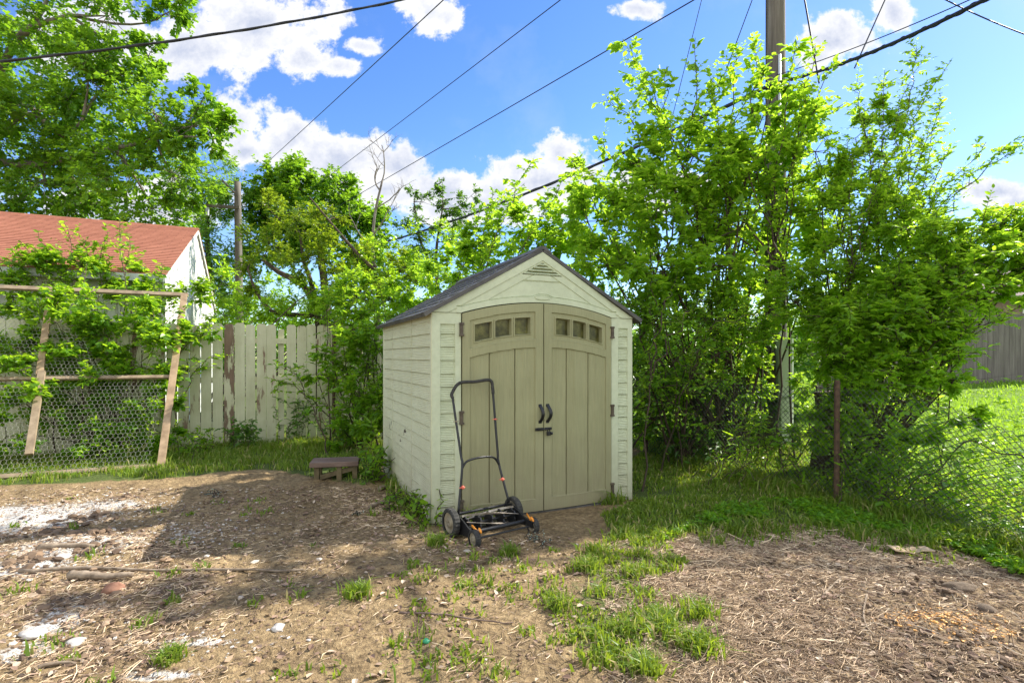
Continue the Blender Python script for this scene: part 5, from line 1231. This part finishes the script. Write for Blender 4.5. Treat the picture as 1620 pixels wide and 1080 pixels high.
weed('leafy_weed', 'shaded weeds below the honeysuckle right of the shed', 1100, 735, .45, 22, .07, 'leaf_dark', 53, spread=.5, wr=.45, up=.6)
for X, Y, lab, s in ((835, 852, 'small silvery leaved weed right of the mower front wheel', 61), (573, 815, 'small silvery weed on the dark soil below the bench', 62), (340, 785, 'low silvery weed sprig on the soil near the back grass', 63), (868, 862, 'tiny silvery sprig below the right shed door', 64)):
    weed('silver_weed', lab, X, Y, .022, 2, .015, 'silver', s, spread=.012, wr=.5, up=.5)
# --- vine leaves on the sagging chain link
cv = MB(); rng = np.random.default_rng(77); A = []; nv = 1000
for k in range(nv):
    y_ = -2.6 + 3.0 * rng.random(); z_ = .08 + .85 * rng.random() ** 1.2; p = lot(CU + .05 + (abs(rng.normal(0, .05)) if k % 2 else 1.3 * rng.random()), 3.434 + y_); A.append([p[0], p[1], z_ + .05 * (p[0] > 4)])
A = np.array(A); Bv = A + np.column_stack([rng.normal(0, .12, nv), rng.normal(0, .12, nv), .04 + .1 * rng.random(nv)])
keep = fbm(A[:, 0] * 2.6, A[:, 1] * 2.6 + A[:, 2] * 2.2, 19, 3) > .46; A = A[keep]; Bv = Bv[keep]
root = empty('fence_vine', (lot(CU + .08, 2.4)[0], lot(CU + .08, 2.4)[1], 0), 0, 'thin vine leaves scattered over the sagging chain link mesh', 'vine')
off = np.array(root.location[:]); twig_leaves(cv, A - off, Bv - off, 5, .06, rng, .6)
cv.build('foliage', M['leaf_mid'], root); cs = MB(); yr = np.linspace(.35, -2.5, 60); tube(cs, np.array([lot(CU + .07 + .03 * math.sin(q * 9), 3.434 + q, .45 + .28 * math.sin(q * 4.1) + .05 * math.sin(q * 17)) for q in yr]) - off, .005, 5); cs.build('stem', M['bark'], root)

# --- distinct grass tufts on the soil
tufts = [(1105, 972, .15, 'bright grass tuft on the straw, upper of the two rightmost tufts'), (1106, 1026, .15, 'bright grass tuft on the straw, lower of the two rightmost tufts'), (1018, 1062, .14, 'grass tuft nearest the bottom edge right of centre'),
         (1045, 995, .13, 'grass tuft beside the straw at the right of the grass trail'), (985, 1000, .12, 'grass tuft in the middle of the grass trail below the doors'), (930, 905, .13, 'wide grass tuft below the right shed door'),
         (1000, 912, .13, 'yellow green grass tuft at the top of the grass trail'), (1072, 890, .09, 'small grass tuft on the straw near the grass strip'), (565, 945, .13, 'darker grass tuft on the shaded soil left of centre'),
         (268, 1048, .10, 'low spreading grass tuft near the bottom left on ashy soil'), (805, 878, .11, 'grass tuft on the soil just below the mower'), (692, 862, .13, 'grass tuft beside the left mower wheels'), (880, 965, .11, 'thin grass tuft at the left of the grass trail')]
rt = np.random.default_rng(8)
for X, Y, s, lab in tufts:
    c = gp(X, Y); n = 190; tm = MB(); r_ = s * .28
    blades(tm, c[0] + rt.normal(0, r_, n), c[1] + rt.normal(0, r_, n), np.full(n, s * .75), rt, 1.0, .0042)
    z = float(ground_z(c[0], c[1])); o = tm.build('grass_tuft', M['grass'], None, origin=(c[0], c[1], z)); tag(o, lab, 'grass tuft', 'grass tufts on the bare soil')

# ------------------------------------------------------------------ small things on the ground
def rock(name, label, X, Y, s, mat, seed, flat=.55, cat='stone', ax=1.0):
    c = gp(X, Y); rng = np.random.default_rng(seed); bm = bmesh.new(); bmesh.ops.create_icosphere(bm, subdivisions=3, radius=1)
    for q in bm.verts:
        n_ = 1 + .35 * (float(fbm(q.co.x * 1.4 + seed, q.co.y * 1.4 + q.co.z, seed, 3)) - .5) * 2
        q.co = Vector((q.co.x * s * n_ * ax, q.co.y * s * n_ / ax, max(q.co.z, -.5) * s * flat * n_))
    mb_ = MB(); a_ = rng.random() * 3; frombm(mb_, bm, M=Matrix.Rotation(a_ if ax == 1 else .1, 4, 'Z'))
    o = mb_.build(name, M[mat], None, True); o.location = (c[0], c[1], float(ground_z(c[0], c[1])) + s * flat * .25); tag(o, label, cat)
rock('stone', 'flat pale ashy stone near the left edge of the soil', 52, 1004, .055, 'stone', 1, .35, ax=1.25)
rock('stone', 'pale ashy stone right of the flat one near bottom left', 120, 1012, .045, 'stone', 2, .4)
rock('stone', 'single white stone on the brown soil left of centre', 440, 997, .032, 'stone', 3)
rock('stone', 'greyish stone lying below the white ash patch', 100, 890, .05, 'stone', 9, .5)
rock('brick_fragment', 'broken reddish brick lump beside the long stick', 178, 938, .055, 'brick', 4, .7, 'brick')
rock('soil_clod', 'large dark soil clod on the straw at far right', 1520, 937, .075, 'clod', 5, .45, 'clod', 1.3)
rock('soil_clod', 'dark soil clod by the right edge above the corn', 1590, 905, .05, 'clod', 6, .5, 'clod')
rock('soil_clod', 'dark soil clod right of the spilled corn', 1560, 972, .045, 'clod', 7, .5, 'clod')
rock('plastic_cap', 'small green plastic cap on the soil near the grass trail', 674, 1018, .018, 'green_cap', 8, .7, 'cap')
def stick(name, label, pts, r, mat='stick', cat='stick'):
    P_ = np.array([[*gp(X, Y), 0] for X, Y in pts]); 
    P_ = curve(P_, 16); P_[:, 2] = ground_z(P_[:, 0], P_[:, 1]) + r * .9; k = np.ones(5) / 5; P_[2:-2, 2] = np.convolve(P_[:, 2], k, 'valid') + .004
    o0 = P_[0].copy(); mb_ = MB(); tube(mb_, P_ - o0, np.linspace(r, r * .55, len(P_)) * (1 + .12 * np.sin(np.arange(len(P_)) * 2.1)), 7); o = mb_.build(name, M[mat], None, True); o.location = o0; tag(o, label, cat)
stick('long_stick', 'long grey stick lying along the shadow edge at left', [(30, 918), (130, 912), (220, 910), (330, 908), (480, 905)], .013)
stick('weathered_log', 'short weathered log below the long grey stick', [(110, 925), (160, 924), (210, 920)], .028)
stick('plank_scrap', 'pale split plank scrap lying in the white ash', [(62, 880), (110, 877), (150, 876)], .024, 'stick')
stick('thin_stick', 'thin brown stick on the soil left of the grass trail', [(632, 974), (690, 976), (740, 980), (812, 988)], .006, 'bench')
stick('curved_stick', 'curved pale stick on the straw right of the tufts', [(1372, 948), (1366, 975), (1372, 1000), (1384, 1014)], .006)
stick('forked_stick', 'pale bent root on the straw in the sun', [(1300, 948), (1325, 925), (1350, 910)], .007)
stick('short_stick', 'short dark log piece beside the lower left shed wall', [(585, 805), (605, 796), (622, 790)], .022)
stick('short_stick', 'pale broken branch end behind the weeds by the shed wall', [(600, 772), (612, 768), (622, 765)], .026)
stick('short_stick', 'dry stick in the bottom left corner of the soil', [(60, 1058), (95, 1052), (120, 1050)], .010)
c = gp(1440, 876); mb_ = MB(); n_ = 10; gxs = np.linspace(-.14, .14, n_); gys = np.linspace(-.05, .05, 5); X_, Y_ = np.meshgrid(gxs, gys, indexing='ij'); Z_ = .02 + .03 * fbm(X_ * 12, Y_ * 12, 4, 2) - .05 * np.exp(-(X_ / .03) ** 2) * .5
ix = np.arange(50).reshape(n_, 5); f = np.stack([ix[:-1, :-1], ix[1:, :-1], ix[1:, 1:], ix[:-1, 1:]], -1).reshape(-1, 4); e = [ix[:, 0], ix[:, -1], ix[0], ix[-1]]
mb_.add(np.concatenate([np.stack([X_, Y_, Z_], -1).reshape(-1, 3), np.stack([X_, Y_, Z_ - .006], -1).reshape(-1, 3)]), np.concatenate([f, f[:, ::-1] + 50] + [np.stack([q[:-1], q[1:], q[1:] + 50, q[:-1] + 50], -1) for q in e]))
o = mb_.build('cardboard_scrap', M['card'], None); o.location = (c[0], c[1], float(ground_z(c[0], c[1]))); tag(o, 'crumpled tan cardboard scrap on the straw near the fence', 'cardboard')

# stump by the fence post
sp = at(1306, 563, 6.6); sz = float(ground_z(sp[0], sp[1]))
st_ = empty('tree_stump', (sp[0], sp[1], sz), 0, 'dark old tree stump behind the rusty fence post', 'stump')
mb_ = MB(); hs = np.linspace(-.1, .95, 10); tube(mb_, np.column_stack([.03 * np.sin(hs * 4), 0 * hs, hs]), .17 - .05 * sstep(0, .5, hs) + .012 * np.sin(hs * 13), 12); mb_.build('trunk', M['bark'], st_, True)

# ================================================================== LIGHT, SKY, CAMERA
sd = bpy.data.lights.new('sun', 'SUN'); sd.energy = 4.5; sd.angle = rad(.55); sd.color = (1, .94, .83)
so = bpy.data.objects.new('sun', sd); COL.objects.link(so); so.rotation_euler = Vector(-SUN).to_track_quat('-Z', 'Y').to_euler(); so.location = (20, 10, 20)
w = bpy.data.worlds.new('World'); S.world = w; w.use_nodes = True; nt = w.node_tree; nt.nodes.clear()
out = N(nt, 'ShaderNodeOutputWorld'); bg = N(nt, 'ShaderNodeBackground'); nt.links.new(bg.outputs[0], out.inputs[0]); bg.inputs[1].default_value = .15
sky = N(nt, 'ShaderNodeTexSky'); sky.sky_type = 'NISHITA'; sky.sun_disc = False; sky.sun_elevation = math.asin(SUN[2]); sky.sun_rotation = math.atan2(SUN[0], SUN[1])
sky.air_density = 1.0; sky.dust_density = .2; sky.ozone_density = 2.5
hs_ = N(nt, 'ShaderNodeHueSaturation'); hs_.inputs['Hue'].default_value = .512; hs_.inputs['Saturation'].default_value = 1.25; hs_.inputs['Value'].default_value = .76; nt.links.new(sky.outputs[0], hs_.inputs['Color'])
tc = N(nt, 'ShaderNodeTexCoord'); sp_ = N(nt, 'ShaderNodeSeparateXYZ'); nt.links.new(tc.outputs['Generated'], sp_.inputs[0])
def mth(op, a, b=None, clamp=False):
    n = N(nt, 'ShaderNodeMath', operation=op, use_clamp=clamp)
    for i, q in enumerate((a, b)):
        if q is None: continue
        if isinstance(q, (int, float)): n.inputs[i].default_value = q
        else: nt.links.new(q, n.inputs[i])
    return n.outputs[0]
yc = mth('MAXIMUM', mth('ABSOLUTE', sp_.outputs[1]), .12)
cx_ = mth('DIVIDE', sp_.outputs[0], yc); cz_ = mth('DIVIDE', sp_.outputs[2], yc)
cb = N(nt, 'ShaderNodeCombineXYZ'); nt.links.new(cx_, cb.inputs[0]); nt.links.new(cz_, cb.inputs[1])
clouds = [(400, 40, 150, 75), (300, 80, 110, 50), (480, 90, 60, 35), (535, 105, 40, 20), (572, 72, 36, 18), (150, 60, 120, 70), (680, 22, 60, 40), (375, 200, 66, 58), (450, 225, 85, 45), (390, 240, 66, 24), (540, 255, 110, 58), (630, 265, 50, 42), (600, 300, 120, 40), (720, 300, 70, 42), (790, 300, 60, 30),
          (850, 290, 120, 52), (890, 250, 50, 40), (760, 330, 160, 35), (1325, 62, 62, 52), (1290, 90, 40, 25), (1412, 22, 40, 36), (1012, 14, 48, 22), (1590, 305, 85, 22), (1610, 320, 60, 25), (200, 330, 200, 50), (1050, 300, 120, 40)]
dens = None
for X, Y, rx, ry in clouds:
    sv = N(nt, 'ShaderNodeVectorMath', operation='SUBTRACT'); nt.links.new(cb.outputs[0], sv.inputs[0]); sv.inputs[1].default_value = ((X - CX) / F, (HY - Y) / F, 0)
    ml = N(nt, 'ShaderNodeVectorMath', operation='MULTIPLY'); nt.links.new(sv.outputs[0], ml.inputs[0]); ml.inputs[1].default_value = (F / rx, F / ry, 0)
    ln = N(nt, 'ShaderNodeVectorMath', operation='LENGTH'); nt.links.new(ml.outputs[0], ln.inputs[0])
    q = mth('SUBTRACT', 1.0, ln.outputs['Value']); q = mth('MAXIMUM', q, -1.5)
    dens = q if dens is None else mth('SMOOTH_MAX', dens, q)
    if dens is not q: dens.node.inputs[2].default_value = .25
nz = N(nt, 'ShaderNodeTexNoise'); nz.inputs['Scale'].default_value = 13; nz.inputs['Detail'].default_value = 9; nz.inputs['Roughness'].default_value = .66; nt.links.new(cb.outputs[0], nz.inputs['Vector'])
dn = mth('ADD', dens, mth('MULTIPLY', mth('SUBTRACT', nz.outputs[0], .5), 2.5))
mask = N(nt, 'ShaderNodeMapRange', interpolation_type='SMOOTHSTEP'); mask.inputs[1].default_value = -.02; mask.inputs[2].default_value = .34; nt.links.new(dn, mask.inputs[0])
# thin veil
nz2 = N(nt, 'ShaderNodeTexNoise'); nz2.inputs['Scale'].default_value = 3.2; nz2.inputs['Detail'].default_value = 7; nz2.inputs['Roughness'].default_value = .6; nt.links.new(cb.outputs[0], nz2.inputs['Vector'])
veil = N(nt, 'ShaderNodeMapRange'); veil.inputs[1].default_value = .5; veil.inputs[2].default_value = .9; veil.inputs[4].default_value = .25; nt.links.new(nz2.outputs[0], veil.inputs[0])
# unseen white cloud bank, added behind the viewer as fill light
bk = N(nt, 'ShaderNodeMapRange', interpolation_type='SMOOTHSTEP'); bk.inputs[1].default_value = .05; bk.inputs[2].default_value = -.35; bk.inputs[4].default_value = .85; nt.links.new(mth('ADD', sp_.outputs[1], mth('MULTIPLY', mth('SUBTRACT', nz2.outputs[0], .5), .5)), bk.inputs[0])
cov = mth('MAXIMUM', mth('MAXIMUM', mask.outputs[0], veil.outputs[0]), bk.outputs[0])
# cloud body: sunlit billows with soft greyer thick parts
nz3 = N(nt, 'ShaderNodeTexNoise'); nz3.inputs['Scale'].default_value = 7; nz3.inputs['Detail'].default_value = 5; nt.links.new(cb.outputs[0], nz3.inputs['Vector'])
th_ = N(nt, 'ShaderNodeMapRange'); th_.inputs[1].default_value = .25; th_.inputs[2].default_value = 1.0; nt.links.new(mth('ADD', dn, mth('MULTIPLY', mth('SUBTRACT', nz3.outputs[0], .5), 1.6)), th_.inputs[0])
CLW = (3.15, 3.15, 3.2)
ccol = mixc(nt, th_.outputs[0], CLW, (1.85, 2.02, 2.5))
ccol = mixc(nt, bk.outputs[0], ccol, (5.3, 5.45, 5.35))  # added fill bank is brighter than the visible clouds
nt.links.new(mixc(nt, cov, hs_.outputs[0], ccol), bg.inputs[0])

cam = bpy.data.cameras.new('camera'); co_ = bpy.data.objects.new('camera', cam); COL.objects.link(co_)
co_.location = (0, 0, CAMH); co_.rotation_euler = (rad(90), 0, 0); cam.sensor_width = 36; cam.lens = 36 * F / 1620; cam.shift_y = (HY - 540) / 1620
cam.clip_start = .05; cam.clip_end = 2000; S.camera = co_
S.cycles.diffuse_bounces = 8; S.cycles.max_bounces = 14
S.view_settings.view_transform = 'Standard'; S.view_settings.look = 'None'; S.view_settings.exposure = 1.22; S.view_settings.gamma = 1
